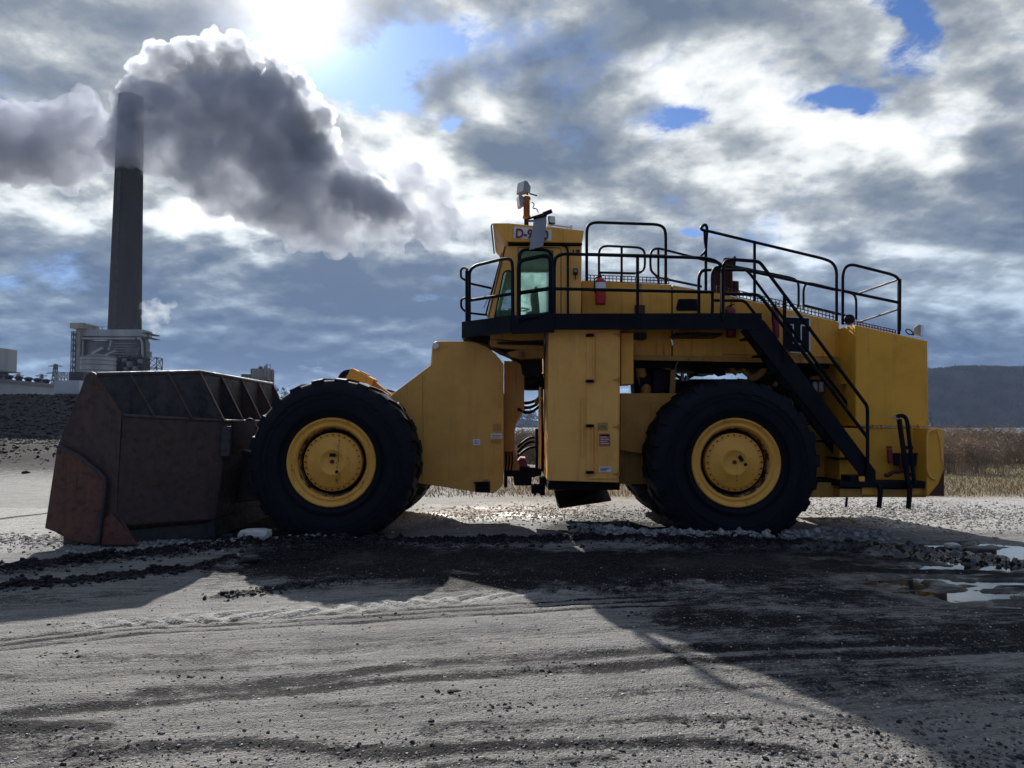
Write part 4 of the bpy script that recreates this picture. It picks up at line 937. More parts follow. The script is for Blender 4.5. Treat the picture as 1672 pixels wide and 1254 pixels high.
m = MB(); m.pprism([(823, 738), (840, 738), (848, 760), (848, 768), (823, 768)], 14.66, .1); m.build('hinge_foot', 'yellow_dark', FT)
for x_ in (826, 831, 836):
    m = MB(); m.tube(rnd([W(x_, 738, 14.55), W(x_+1, 752, 14.5), W(x_-1, 768, 14.55)], .1), .018, 6); m.build('hose', 'black_steel', FT)
m = MB(); m.pprism([(690, 650), (822, 640), (822, 770), (690, 770)], 14.6, 1.2); m.build('frame_core', 'black_steel', FT)
for (a_, b_, c2, d_, mt) in ((772, 784, 717, 727, 'white_label'), (801.5, 819.5, 708, 716, 'white_label'), (805, 818, 692, 704, 'yellow_dark'), (801, 818, 718, 724, 'yellow_dark')):
    m = MB(); m.pbox(a_, b_, c2, d_, 14.238, .01); m.build('label_plate', mt, FT)
for (a_, b_, c2) in ((774, 782, 719.5), (774, 782, 723), (804, 817, 710.5), (804, 817, 713)):
    m = MB(); m.pbox(a_, b_, c2, c2+.9, 14.232, .004); m.build('label_line', 'dark_navy', FT)
m = MB(); m.pbox(776, 800, 788, 804, 14.235, .01); m.pbox(774, 800, 787, 790, 14.16, .08); m.pbox(778, 797, 795, 797.5, 14.17, .07); m.build('step_pocket', 'black_steel', FT)
m = MB(); m.pbox(789, 798, 783, 785, 14.2, .05); m.build('step_lip', 'yellow_dark', FT)
for (x_, y_) in [(816, 604+k*30) for k in range(6)]+[(770, 566), (730, 566)]:
    m = MB(); c_ = W(x_, y_, 14.24); m.lathe((c_.x, 14.232, c_.z), [(.01, 0), (.014, 0), (.014, .02)], 8); m.build('bolt_head', 'yellow_dark', FT)
m = MB(); m.tube([W(690, 612, 14.248), W(690.5, 700, 14.248), W(690, 788, 14.248)], .006, 5); m.build('weld_seam', 'yellow_dark', FT)
# lift arms and cylinders between tower and bucket
for Y in (14.55, 15.75):
    m = MB(); A = [W(704, 620, Y), W(640, 655, Y), W(520, 668, Y), W(430, 712, Y), W(415, 760, Y), W(432, 770, Y), W(450, 735, Y), W(530, 700, Y), W(650, 700, Y), W(712, 660, Y)]
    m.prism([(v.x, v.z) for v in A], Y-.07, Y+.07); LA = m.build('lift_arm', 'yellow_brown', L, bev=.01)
    m = MB(); m.cyl(W(690, 740, Y-.0), W(560, 700, Y), .10, 14); m.build('lift_cylinder', 'yellow_dark', LA)
    m = MB(); m.cyl(W(560, 700, Y), W(500, 690, Y), .055, 12); m.build('cylinder_rod', 'chrome', LA)
m = MB(); a_, b_ = W(576, 607, 15.1), W(606, 622, 15.1); d_ = (b_-a_); m.obox((a_+b_)/2+Vector((0, 0, -.07)), d_, (0, 1, 0), Vector((-d_.z, 0, d_.x)), .50, .5, .26); TL = m.build('tilt_link', 'yellow_paint', L, bev=.015)
m = MB(); m.obox(W(595, 610.5, 15.1), d_, (0, 1, 0), Vector((-d_.z, 0, d_.x)), .17, .3, .05); m.build('link_lug', 'yellow_dark', TL)
m = MB(); c_ = W(572, 622, 15.1); m.lathe((c_.x, 14.95, c_.z), [(.12, 0), (.22, 0), (.22, .3), (.12, .3), (.12, 0)], 28); m.build('pin_boss', 'black_steel', TL)
m = MB(); m.bar(W(600, 628, 15.1), W(690, 700, 15.1), .25, .3); m.build('link_arm', 'yellow_dark', TL)

# articulation: hinges, drums, hoses ----------------------------------------
m = MB(); m.pprism([(823, 766), (846, 762), (884, 764), (884, 776), (868, 780), (868, 793), (840, 793), (838, 778), (828, 778), (828, 796), (823, 796)], 14.7, 1.); m.build('lower_hitch', 'black_steel', L, bev=.01)
m = MB(); m.pprism([(838, 763), (850, 748), (858, 748), (860, 756), (862, 764)], 14.75, .8); m.build('hitch_pin_cover', 'maroon_paint', L)
m = MB(); m.pprism([(836, 586), (842, 572), (846, 560), (884, 556), (886, 600), (886, 608), (880, 610), (878, 612), (853, 612), (850, 594)], 14.6, 1.1); m.build('upper_hitch', 'black_steel', L, bev=.01)
m = MB(); a_ = W(853, 615, 14.7)
for k, (y0_, y1_, r_) in enumerate(((616, 637, .24),)): m.lathe((W(870, 600, 14.95).x, 14.95, W(870, y1_, 14.95).z), [(.01, 0), (r_-.04, 0), (r_, .05), (r_, .22), (r_-.04, .26), (.01, .26)], 24, 'Z')
m.build('hitch_drum', 'black_steel', L)
for k, (y0_, sag, Y) in enumerate(((657, 5, 14.7), (662, 8, 14.85), (668, 10, 14.6), (664, 6, 15.1), (730, -9, 14.9), (738, -10, 14.8), (745, -8, 15.))):
    m = MB(); m.tube([W(846+s_*6.5, y0_+sag*math.sin(s_/6*math.pi)-(s_*1.6 if k < 4 else s_*2.), Y+.05*s_) for s_ in range(7)], .032 if k < 4 else .026, 8); m.build('hydraulic_hose', 'black_steel', L)
m = MB(); m.pbox(874, 879, 700, 765, 14.7, .15); m.pbox(880, 887, 610, 770, 14.9, .3); m.build('hitch_strut', 'black_steel', L)
m = MB(); m.cyl(W(882, 632, 14.2), W(882, 765, 14.2), .022, 8); m.build('conduit', 'yellow_tan', L)
m = MB(); m.cyl(W(882, 650, 14.25), W(876, 656, 14.4), .05, 8); m.build('fitting', 'chrome', L)
m = MB(); m.pbox(868, 884, 793, 806, 14.6, .4); m.pbox(872, 876, 790, 809, 14.55, .05); m.pbox(882, 890, 780, 809, 14.8, .5); m.build('lower_bracket', 'black_steel', L)

# cabinet ------------------------------------------------------------------
YC = 13.25
m = MB(); m.pprism([(896, 532), (1013, 533), (1011, 788), (894, 785)], YC, 3.9); CB = m.build('side_cabinet', 'yellow_tan', L, bev=.012)
m = MB(); m.pprism([(957.5, 545), (1010, 539), (1009, 782), (957.5, 782)], YC-.02, .014); DR = m.build('cabinet_door', 'yellow_tan', CB, bev=.006)
for (x0_, x1_, y0_, y1_) in ((968.5, 970.2, 545, 622), (973.5, 975.2, 545, 622), (966.5, 968, 697, 770), (972, 974, 697, 772), (950, 951.6, 648, 745), (961, 1008, 537.5, 539)):
    m = MB(); m.pbox(x0_, x1_, y0_, y1_, YC-.045, .03); m.build('door_rib', 'yellow_tan', CB)
for y_ in (547, 622, 695, 771):
    m = MB(); m.pbox(957, 970, y_-2, y_+2.5, YC-.075, .055); m.cyl(W(959, y_, YC-.06), W(966, y_, YC-.06), .026, 8); LT = m.build('latch', 'black_steel', CB, bev=.004)
for y_ in (546, 620, 697, 774):
    m = MB(); m.cyl(W(1010.5, y_-4, YC-.03), W(1010.5, y_+4, YC-.03), .02, 8); m.pbox(1001, 1009, y_-1, y_+1, YC-.036, .014); m.build('hinge', 'yellow_dark', CB)
for (x0_, x1_, y0_, y1_, mt) in ((979, 996, 708, 728, 'red_label'), (978, 998, 762, 771, 'white_label'), (977, 992, 690, 702, 'yellow_dark')):
    m = MB(); m.pbox(x0_, x1_, y0_, y1_, YC-.034, .012); m.build('notice_plate', mt, CB)
for k in range(5):
    m = MB(); m.pbox(980.5, 994.5-(k % 2)*3, 709.5+k*3.6, 710.6+k*3.6+(k == 0)*1.6, YC-.040, .005); m.build('notice_line', 'black_steel' if k == 0 else 'white_label', CB)
for k in range(3):
    m = MB(); m.pbox(980, 996-k*3, 764+k*2.1, 764.8+k*2.1, YC-.040, .005); m.build('notice_line', 'dark_navy', CB)
m = MB(); m.tube(rnd([W(979, 701, YC-.05), W(980, 694, YC-.06), W(989, 694, YC-.06), W(990, 701, YC-.05)], .04), .008, 6); m.build('door_pull', 'grey_metal', CB)
m = MB(); m.pprism([(1014, 543), (1034.5, 543), (1034.5, 627), (1014, 628)], 13.45, .6); m.build('side_box', 'yellow_paint', L, bev=.012)
m = MB(); m.pbox(895, 1012, 788.5, 800, 13.6, 2.6); m.build('belly_beam', 'black_steel', L)
m = MB(); A = [(905, 801), (990, 797), (1000, 818), (912, 831)]; m.hull4([W(a, b, 15.6+(.5 if i in (0, 1) else 0)) for i, (a, b) in enumerate(A)], [W(a, b, 15.6+(.5 if i in (0, 1) else 0))+Vector((0, .4, -.0)) for i, (a, b) in enumerate(A)]); m.build('belly_guard', 'grey_metal' if False else 'black_steel', L, bev=.03)

# rear frame -------------------------------------------------------------------
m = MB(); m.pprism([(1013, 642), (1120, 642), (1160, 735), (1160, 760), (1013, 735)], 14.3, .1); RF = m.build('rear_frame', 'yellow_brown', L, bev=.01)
m = MB(); m.pprism([(1013, 736), (1160, 736), (1160, 792), (1013, 790)], 14.45, .1); m.build('frame_skirt', 'yellow_dark', RF)
m = MB(); m.pprism([(1062, 660), (1075, 655), (1090, 660), (1090, 690), (1062, 690)], 14.27, .03); m.build('frame_boss', 'yellow_brown', RF, bev=.01)
m = MB(); m.pprism([(1013, 660), (1390, 660), (1390, 790), (1013, 790)], 15.0, .9); m.build('frame_core', 'black_steel', RF)
m = MB(); m.pprism([(1310, 690), (1362, 690), (1400, 694), (1400, 786), (1310, 786)], 14.0, .15); m.build('rear_flank', 'yellow_brown', RF, bev=.01)

# engine hood -----------------------------------------------------------------------
HY = 14.0; HW = 2.4
hood_px = [(950, 458), (1092, 464), (1190, 482), (1370.5, 526), (1370.5, 592), (1097, 584.5), (950, 580)]
m = MB(); m.pprism(hood_px[:1]+[(1096.5, 465), (1096.5, 584), (950, 580)], HY, HW); HD = m.build('engine_hood', 'yellow_streaked', L, bev=.012)
m = MB(); m.pprism([(1098.5, 465.5), (1190, 482), (1370.5, 526), (1370.5, 592), (1098.5, 584.5)], HY, HW); m.build('hood_panel', 'yellow_streaked', HD, bev=.012)
m = MB(); m.pbox(1097, 1098, 468, 583, HY+.01, .2); m.build('panel_seam', 'black_steel', HD)
m = MB(); m.bar(W(1036, 584, HY-.03), W(1370, 590, HY-.03), .05, .09); m.build('hood_lip', 'yellow_dark', HD)
m = MB(); m.bar(W(1180, 578.5, HY-.03), W(1368, 583, HY-.03), .03, .02); m.build('hood_trim', 'yellow_dark', HD)
m = MB(); m.pprism([(950, 515), (1370, 515), (1370, 584), (1230, 583), (950, 580)], HY+.02, HW-.04); 
m = MB(); m.pprism([(1108, 488), (1140, 488), (1140, 507), (1106, 507), (1104, 503)], HY-.02, .03); m.build('hood_handle_recess', 'black_steel', HD, bev=.01)
m = MB(); m.pbox(1037, 1053, 498, 516, HY-.05, .06); m.build('hood_bracket', 'red_brown', HD)
m = MB(); m.bar(W(1098, 556, HY-.05), W(1098, 564, HY-.05), .02); m.build('hood_catch', 'chrome', HD)
for k in range(3):
    m = MB(); m.cyl(W(1096+k, 553+k*4, HY-.06), W(1096+k, 553+k*4, HY-.02), .018, 8); m.build('hood_catch', 'chrome', HD)
# grille with framed mark
GY = HY-.03
m = MB(); m.pprism([(1283, 517), (1322, 519), (1322, 577), (1290, 575), (1283, 568)], GY, .03); GR = m.build('grille', 'dark_navy', HD)
def strip_(pts, mat='pale_metal', r=.011, dy=.012):
    for a, b in zip(pts[:-1], pts[1:]):
        m = MB(); m.bar(W(*a, GY-dy), W(*b, GY-dy), r*2, r*2, (0, 1, 0)); m.build('grille_trim', mat, GR)
strip_([(1283, 517), (1322, 519)]); strip_([(1322, 519), (1322, 577)]); strip_([(1322, 577), (1290, 575)])
strip_([(1291, 530), (1295, 530), (1295, 560), (1308, 562), (1308, 531), (1316, 532)], r=.010)
for k in range(13):
    m = MB(); x_ = 1285.5+k*2.8; m.bar(W(x_, 519, GY-.006), W(x_, 574, GY-.006), .008, .01); m.build('grille_bar', 'black_steel', GR)
# toe screens along the hood top
def screen(pts, h, n, Y):
    m = MB()
    for (a, b), (c, d) in zip(pts[:-1], pts[1:]):
        for u in (0, .5, 1): m.bar(W(a, b-h*u, Y), W(c, d-h*u, Y), .014)
    tot = sum(abs(q[0]-p[0]) for p, q in zip(pts[:-1], pts[1:]))
    for (a, b), (c, d) in zip(pts[:-1], pts[1:]):
        k = max(2, int(n*(c-a)/tot))
        for i in range(k+1):
            u = i/k; m.bar(W(a+(c-a)*u, b+(d-b)*u, Y), W(a+(c-a)*u, b+(d-b)*u-h, Y), .014)
    m.build('toe_screen', 'red_brown', HD)
screen([(958, 458.5), (1092, 463.5)], 9.5, 22, HY+.05)
screen([(1170, 477), (1190, 481), (1366, 524)], 10.5, 34, HY+.05)
screen([(1376, 528), (1462, 547)], 8, 18, HY+.05)
# under the hood
m = MB(); m.pbox(1036, 1370, 587, 601, 14.4, 1.6); EB = m.build('engine_bay', 'black_steel', L)
m = MB(); m.pprism([(1036, 585), (1102, 585), (1096, 645), (1036, 645)], 15.0, .5); m.build('engine_block', 'black_steel', EB)
m = MB(); m.pprism([(1244, 585), (1370, 585), (1370, 700), (1244, 700)], 15.0, .8); m.build('radiator_block', 'black_steel', EB)
m = MB(); m.pprism([(1128, 600), (1180, 600), (1186, 612), (1176, 606), (1160, 612), (1134, 611)], 15.0, .6); m.build('exhaust_manifold', 'black_steel', EB)
m = MB(); m.pbox(1096, 1250, 619, 650, 15.1, .6); m.build('transmission', 'black_steel', EB)
m = MB(); m.tube(rnd([W(1045, 600, 14.5), W(1048, 616, 14.5), W(1055, 630, 14.5), W(1054, 646, 14.5)], .2), .10, 12); m.build('air_pipe', 'yellow_dark', EB)
m = MB(); m.cyl(W(1044, 623, 14.5), W(1062, 621, 14.5), .12, 14); m.build('pipe_clamp', 'black_steel', EB)
m = MB(); m.pprism([(1079, 588), (1092, 588), (1095, 604), (1078, 600)], 14.45, .12); m.build('engine_bracket', 'yellow_dark', EB)
m = MB(); m.bar(W(1099, 604, 14.5), W(1097, 642, 14.5), .10, .1); m.build('engine_strut', 'yellow_dark', EB)
m = MB(); m.pprism([(1066, 600), (1093, 607), (1092, 640), (1066, 642)], 14.7, .3); m.build('air_cleaner', 'dark_navy', EB, bev=.03)
m = MB(); m.tube([W(1110, 586, 14.4), W(1104, 596, 14.4), W(1101, 610, 14.4)], .012, 6); m.build('cable', 'grey_metal', EB)
m = MB(); m.tube([W(1103+k*3.2, 612+6.5*math.sin(k/9*math.pi), 14.7) for k in range(10)], .03, 8); m.build('coolant_hose', 'black_steel', EB)
m = MB(); m.pbox(1113, 1117, 609, 622, 14.6, .1); m.pbox(1120, 1124, 613, 622, 14.6, .1); m.cyl(W(1140, 611.5, 14.6), W(1165, 611.5, 14.6), .015, 8); m.build('fuel_line', 'grey_metal', EB)
for (x_, y_) in ((1193, 598), (1212, 600)):
    m = MB(); m.tube(rnd([W(x_, y_-10, 14.5), W(x_+2, y_+6, 14.5), W(x_+10, y_+12, 14.5)], .1), .05, 10); m.build('turbo_pipe', 'yellow_dark', EB)
m = MB(); m.tube(rnd([W(1246, 588, 14.5), W(1247, 604, 14.5), W(1235, 616, 14.5), W(1222, 618, 14.5)], .22), .075, 12); m.build('turbo_pipe', 'yellow_dark', EB)
for x_ in (1331, 1341):
    m = MB(); c_ = W(x_, 640, 14.6); m.lathe((c_.x, 14.6, c_.z), [(.01, 0), (.045, 0), (.05, .03), (.05, .17), (.035, .2), (.01, .2)], 14, 'Z'); m.build('filter_can', 'pale_metal', EB)
m = MB(); m.pbox(1325, 1348, 614, 620, 14.6, .1); m.build('filter_head', 'yellow_dark', EB)
for k in range(7):
    x_ = 1255+k*16; m = MB(); m.tube(rnd([W(x_, 630+k*5, 14.7), W(x_+8, 650+k*4, 14.65), W(x_+2, 668+k*4, 14.7)], .1), .025, 6); m.build('engine_hose', 'dark_navy' if k % 2 else 'yellow_dark', EB)
for (x_, y_) in ((1263, 626), (1278, 634), (1318, 668), (1312, 683)):
    m = MB(); m.cyl(W(x_, y_, 14.62), W(x_+5, y_+3, 14.62), .055, 12); m.build('pump', 'yellow_dark', EB)
m = MB(); m.cyl(W(1365, 674, 14.3), W(1366, 679, 14.3), .022, 8); m.build('bright_fitting', 'chrome', EB)

# counterweight and bumper -------------------------------------------------------------
CWY = 13.3
def xz(px, py, Y): v = W(px, py, Y); return v.x, v.z
m = MB(); pts = [(1397, 530.5), (1515, 556.5), (1516.5, 697), (1397, 696)]; m.pprism(pts, CWY, 3.8); CW = m.build('counterweight', 'yellow_rear', L, bev=.02)
m = MB(); A = [xz(1371.5, 527, 13.98), xz(1398.5, 533, 13.98), xz(1398.5, 700, 13.98), xz(1371.5, 700, 13.98)]
v0 = W(1397, 530.5, CWY); v1 = W(1397, 696, CWY); x0_ = W(1372, 530, 14.0).x
m.hull4([(x0_, 13.99, v1.z), (v0.x-.005, CWY+.012, v1.z), (v0.x-.005, CWY+.012, v0.z), (x0_, 13.99, v0.z+.03)], [(x0_, 16.4, v1.z), (v0.x-.005, 16.9, v1.z), (v0.x-.005, 16.9, v0.z), (x0_, 16.4, v0.z+.03)]); m.build('front_return', 'yellow_rear', CW)
m = MB(); m.pprism([(1371, 699), (1517, 699.5), (1513, 784), (1371, 784)], CWY+.04, 3.7); m.build('lower_block', 'yellow_rear', CW, bev=.015)
m = MB(); m.pbox(1372, 1396, 625, 627, CWY+.35, .2); m.build('seam', 'yellow_dark', CW)
for x_ in (1427, 1441, 1488, 1501):
    m = MB(); m.bar(W(x_-1.5, 693, CWY-.02), W(x_+1.5, 700, CWY-.01), .03, .02); m.build('weld_tab', 'yellow_rear', CW)
m = MB(); m.pprism([(1371, 786), (1513, 786), (1513, 797.5), (1371, 795)], 12.95, 4.4); BP = m.build('bumper', 'black_steel', L, bev=.01)
m = MB(); m.pprism([(1320, 788), (1371, 788), (1371, 812), (1320, 812)], 13.3, .1); m.build('side_beam', 'yellow_dark', BP)
m = MB(); m.pprism([(1371, 798), (1513, 799), (1513, 812), (1371, 812)], 13.06, 4.2); m.build('lower_beam', 'yellow_dark', BP, bev=.01)
for (x0_, x1_) in ((1408, 1432), (1487, 1514)):
    m = MB(); m.pbox(x0_, x1_, 796, 807.5, 13.02, .03); m.build('step_plate', 'yellow_paint', BP)
m = MB(); m.pprism([(1515, 699), (1534, 699), (1541, 703), (1541, 810), (1513.5, 810)], 12.9, 4.5); EP = m.build('end_plate', 'yellow_rear', BP, bev=.012)
m = MB(); m.pprism([(1530, 703), (1540.5, 708), (1541, 760), (1537, 750), (1535, 722)], 12.885, .01); m.build('scuff_strip', 'yellow_tan', BP)
m = MB(); m.pprism([(1533, 790), (1541.5, 768), (1541.5, 810), (1516, 810)], 12.886, .012); m.build('rust_corner', 'red_brown', BP)
m = MB(); rail(m, [(1527, 702), (1517, 703), (1513.5, 712), (1514, 770), (1519, 780), (1528, 783)], 12.88, .017, .08); m.build('grab_handle', 'yellow_tan', BP)
m = MB(); rail(m, [(1464, 682), (1466, 679), (1476.5, 678.5), (1481, 686), (1493, 790)], 12.85, .035, .06); LD = m.build('ladder', 'black_paint', L)
m = MB(); m.bar(W(1468, 684, 12.85), W(1483, 792, 12.85), .06, .06); m.build('ladder_post', 'black_paint', LD)
m = MB(); m.bar(W(1458, 680, 12.84), W(1468, 685, 12.84), .03, .04); m.build('ladder_hook', 'grey_metal', LD)
for y_ in (731, 757, 775): m = MB(); m.bar(W(1472+(y_-700)*.12, y_, 12.86), W(1488+(y_-700)*.08, y_, 12.86), .04, .06); m.build('ladder_rung', 'black_paint', LD)
m = MB(); m.pbox(1455, 1502, 740, 742, 13.2, .1); m.pbox(1462, 1500, 742, 760, 13.24, .08); LB = m.build('control_box', 'dark_navy', L)
m = MB(); m.cyl(W(1452, 734, 13.2), W(1454, 757, 13.2), .045, 12); m.build('plug_socket', 'maroon_paint', LB)
m = MB(); m.pbox(1448.5, 1456.5, 728.5, 732, 13.3, .03); m.build('small_label', 'maroon_paint', LB)
m = MB(); m.tube([W(1445+i*4, 776-1.2*i+1.5*math.sin(i*1.3), 13.15) for i in range(10)], .035, 8); m.build('dropped_chain', 'red_brown', LB)
for i in range(4): m = MB(); m.cyl(W(1470+i*4, 742+i, 13.2), W(1471+i*4, 772, 13.2), .022, 8); m.build('valve_pipe', 'dark_navy' if i % 2 else 'red_brown', LB)
for (x_, y0_, y1_) in ((1436, 792, 829), (1484, 790, 831)):
    m = MB(); m.tube(rnd([W(x_-3, y0_, 12.92), W(x_+2, y0_+4, 12.9), W(x_+1, y0_+20, 12.9), W(x_-1, y1_, 12.9)], .1), [.07]+[.055]*5+[.04]*6+[.045][:1]*2 if False else .042, 8); m.build('step_strap', 'black_steel', BP)
m = MB(); m.bar(W(1383, 812, 13.3), W(1381, 828, 13.3), .03); m.build('drain_pipe', 'black_steel', BP)

# platform -------------------------------------------------------------------------------
DT, DTH = 3.865, .24
plan = [(W(757, 526, 14.1).x, 14.1), (W(836, 517, 13.28).x, 13.28), (W(905, 514, 13.05).x, 13.05), (W(1243, 519, 13.0).x, 13.0), (W(1243, 519, 13.0).x, 14.0), (W(948, 519, 14.0).x, 14.0), (W(948, 519, 14.0).x, 16.4), (W(757, 526, 14.1).x, 16.4)]
m = MB(); m.hull4([(x, y, DT-.10) for x, y in plan], [(x, y, DT) for x, y in plan]); DK = m.build('platform', 'black_paint', L)
m = MB()
for (a, b), (z0_, z1_) in zip(((plan[0], plan[1]), (plan[1], plan[2]), (plan[2], plan[3]), (plan[7], plan[0])), ((-.27, .03), (-.30, .03), (-.25, .03), (-.27, .03))):
    d = Vector((b[0]-a[0], b[1]-a[1], 0)).normalized(); nrm = Vector((d.y, -d.x, 0))*.035
    A = Vector((a[0], a[1], 0)); B = Vector((b[0], b[1], 0))
    m.hull4([A+Vector((0, 0, DT+z0_)), B+Vector((0, 0, DT+z0_)), B+Vector((0, 0, DT+z1_)), A+Vector((0, 0, DT+z1_))], [A+nrm+Vector((0, 0, DT+z0_)), B+nrm+Vector((0, 0, DT+z0_)), B+nrm+Vector((0, 0, DT+z1_)), A+nrm+Vector((0, 0, DT+z1_))])
m.build('fascia', 'black_paint', DK)
m = MB(); m.pprism([(1012, 543), (1056, 543), (1056, 553), (1012, 550)], 13.6, .3); m.build('deck_bracket', 'dark_navy', DK)
for (x0_, x1_, y0_) in ((1105, 1180, 547), (1240, 1243, 543)):
    m = MB(); m.pbox(x0_, x1_, 543, y0_, 13.3, .6); m.build('deck_joist', 'black_paint', DK)
# cab support under the platform front
m = MB(); m.pprism([(757, 541), (768, 541), (798, 556), (798, 563), (770, 556), (757, 552)], 14.25, .2); m.build('front_joist', 'black_paint', DK)
m = MB(); m.pbox(765, 800, 549, 558, 14.6, 1.8); m.build('front_grille', 'black_steel', DK)
for (pl, Y, mt) in (([(800, 538), (888, 540), (888, 555), (846, 557), (800, 552)], 13.9, 'yellow_dark'), ([(800, 552), (888, 556), (888, 569), (852, 571), (826, 568), (800, 565)], 14.1, 'yellow_dark'), ([(812, 558), (888, 558), (888, 562), (812, 560)], 13.8, 'black_steel'),
                    ([(845, 572), (888, 568), (888, 584), (852, 586), (835, 582), (828, 575)], 14.2, 'yellow_dark')):
    m = MB(); m.pprism(pl, Y, .25); m.build('cab_mount', mt, DK, bev=.008)
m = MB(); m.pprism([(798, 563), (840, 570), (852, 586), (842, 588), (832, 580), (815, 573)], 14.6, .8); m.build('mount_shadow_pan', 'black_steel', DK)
m = MB(); c_ = W(852, 579, 14.1); m.lathe((c_.x, 14.08, c_.z), [(.01, 0), (.06, 0), (.06, .12), (.01, .12)], 16); m.build('mount_pin', 'rust_mast', DK)

# cab -----------------------------------------------------------------------------------------
CY0, CY1 = 13.75, 15.75
def cabpt(px, py, Y=CY0): v = W(px, py, CY0); return Vector((v.x, Y, v.z))
CAB = thing('cab', (W(880, 515, CY0).x, 14.7, DT), None, None); CAB.parent = L; CAB.location = Vector(WL[CAB.name])-WL[L.name]
# side wall with real openings: built as pieces round the two windows
def plate(poly, mat='yellow_tan', y=CY0, t_=.05, name='side_panel', par=None, bev=0.):
    m = MB(); m.prism([(cabpt(a, b).x, cabpt(a, b).z) for a, b in poly], y, y+t_); return m.build(name, mat, par or CAB, bev=bev)
for y in (CY0, CY1-.05):
    plate([(824, 402), (846.5, 402), (846.5, 517), (836, 517), (836, 441), (831, 440.5), (823, 443), (819.5, 450), (815, 462)] , y=y) if False else None
    plate([(846.5, 402), (836, 402), (836, 519), (846.5, 519)], y=y)
    plate([(824, 402), (836, 402), (836, 441.5), (829, 441.5), (823, 445), (806, 519), (796.5, 519)], y=y, name='front_pillar')
    plate([(904, 402), (950, 402), (948.5, 519), (904, 519)], y=y)
    plate([(846.5, 402), (904, 402), (904, 409), (846.5, 409)], y=y, name='door_header')
m = MB(); m.prism([(cabpt(a, b).x, cabpt(a, b).z) for a, b in [(944, 402), (949, 402), (948, 519), (944, 519)]], CY0+.05, CY1-.05); m.build('rear_wall', 'yellow_tan', CAB)
m = MB(); m.prism([(cabpt(a, b).x, cabpt(a, b).z) for a, b in [(800, 515), (944, 515), (944, 519), (799, 519)]], CY0+.05, CY1-.05); m.build('cab_floor', 'black_steel', CAB)
m = MB(); m.prism([(cabpt(a, b).x, cabpt(a, b).z) for a, b in [(826, 402), (948, 402), (948, 404), (826, 404)]], CY0+.05, CY1-.05); m.build('headliner', 'cab_lining', CAB)
# roof
roof = [(804.5, 367.5), (830, 367.5), (952.5, 379.5), (949.5, 399.5), (828, 397.5)]
m = MB(); m.prism([(cabpt(a, b).x, cabpt(a, b).z) for a, b in roof], CY0-.14, CY1+.14); m.build('roof', 'yellow_paint', CAB, bev=.012)
m = MB(); m.tube([cabpt(804, 369, CY0-.14), cabpt(802.5, 372, CY0-.1), cabpt(802.5, 372, CY1+.1)], .014, 6); m.build('visor_edge', 'black_paint', CAB)
plate([(830, 397.5), (950, 399.5), (950, 401.5), (830, 399.5)], 'black_steel', CY0-.10, .2, 'roof_gasket')
# door window
m = MB(); m.tube(rnd([cabpt(a, b, CY0-.035) for a, b in [(848, 519), (848, 417), (852, 410), (858, 408.5), (888, 408.5), (897, 411), (901, 419), (901, 519)]], .10), .030, 8); m.build('door_frame', 'black_paint', CAB)
plate([(849, 411), (900, 411), (900, 519), (849, 519)], 'cab_glass', CY0+.02, .012, 'door_glass')
plate([(808, 517), (823, 445), (829, 441.5), (836, 442), (836, 517)], 'cab_glass', CY0+.02, .012, 'quarter_glass')
m = MB(); m.tube(rnd([cabpt(a, b, CY0-.01) for a, b in [(808, 517), (822, 446), (828, 441.5), (835, 443), (835.5, 517)]], .04), .014, 6); m.build('quarter_seal', 'black_paint', CAB)
plate([(849, 411), (900, 411), (900, 519), (849, 519)], 'cab_glass', CY1-.03, .012, 'far_glass')
# door outline and seams
for pts in ([(846.5, 403.5), (914, 405), (916, 408), (916, 518)], [(926, 402), (926.5, 518)], [(905.5, 420), (905.5, 518)], [(846, 404), (845, 518)]):
    m = MB(); m.tube([cabpt(a, b, CY0-.004) for a, b in pts], .007, 6); m.build('door_seam', 'black_steel', CAB)
m = MB(); m.tube(rnd([cabpt(a, b, CY0-.06) for a, b in [(912, 399), (920, 401), (927, 407), (927, 516)]], .1), .020, 8); m.build('grab_bar', 'black_paint', CAB)
plate([(906, 432), (908, 432), (908, 440), (906, 440)], 'pale_metal', CY0-.02, .02, 'door_hinge'); plate([(906, 450), (908, 450), (908, 458), (906, 458)], 'pale_metal', CY0-.02, .02, 'door_hinge')
plate([(936, 439), (943, 439), (943, 449), (936, 449)], 'dark_navy', CY0-.05, .05, 'switch_box', bev=.005); plate([(937.5, 441), (941.5, 441), (941.5, 445), (937.5, 445)], 'grey_metal', CY0-.06, .01, 'switch_face'); plate([(938.5, 449), (940, 449), (940, 457), (938.5, 457)], 'red_brown', CY0-.03, .02, 'switch_lead')
for x_ in (935, 941, 944): plate([(x_, 408), (x_+2.2, 408), (x_+2.2, 412), (x_, 412)], 'black_steel', CY0-.02, .02, 'vent_plug')
# windscreen and frame (front face, sloping)
f0, f1 = cabpt(824.5, 402), cabpt(796.8, 518)
m = MB(); m.hull4([(f1.x+.03, CY0+.1, f1.z), (f1.x+.03, CY1-.1, f1.z), (f0.x+.03, CY1-.1, f0.z), (f0.x+.03, CY0+.1, f0.z)], [(f1.x+.042, CY0+.1, f1.z), (f1.x+.042, CY1-.1, f1.z), (f0.x+.042, CY1-.1, f0.z), (f0.x+.042, CY0+.1, f0.z)]); m.build('windscreen', 'cab_glass', CAB)
for y in (CY0+.05, CY1-.1): m = MB(); m.bar((f1.x, y, f1.z), (f0.x, y, f0.z), .10, .04); m.build('screen_pillar', 'yellow_tan', CAB)
m = MB(); m.tube([(f1.x-.05, CY0+.12, f1.z+.05), (f0.x-.05, CY0+.12, f0.z-.1)], .018, 6); m.build('screen_trim', 'black_paint', CAB)
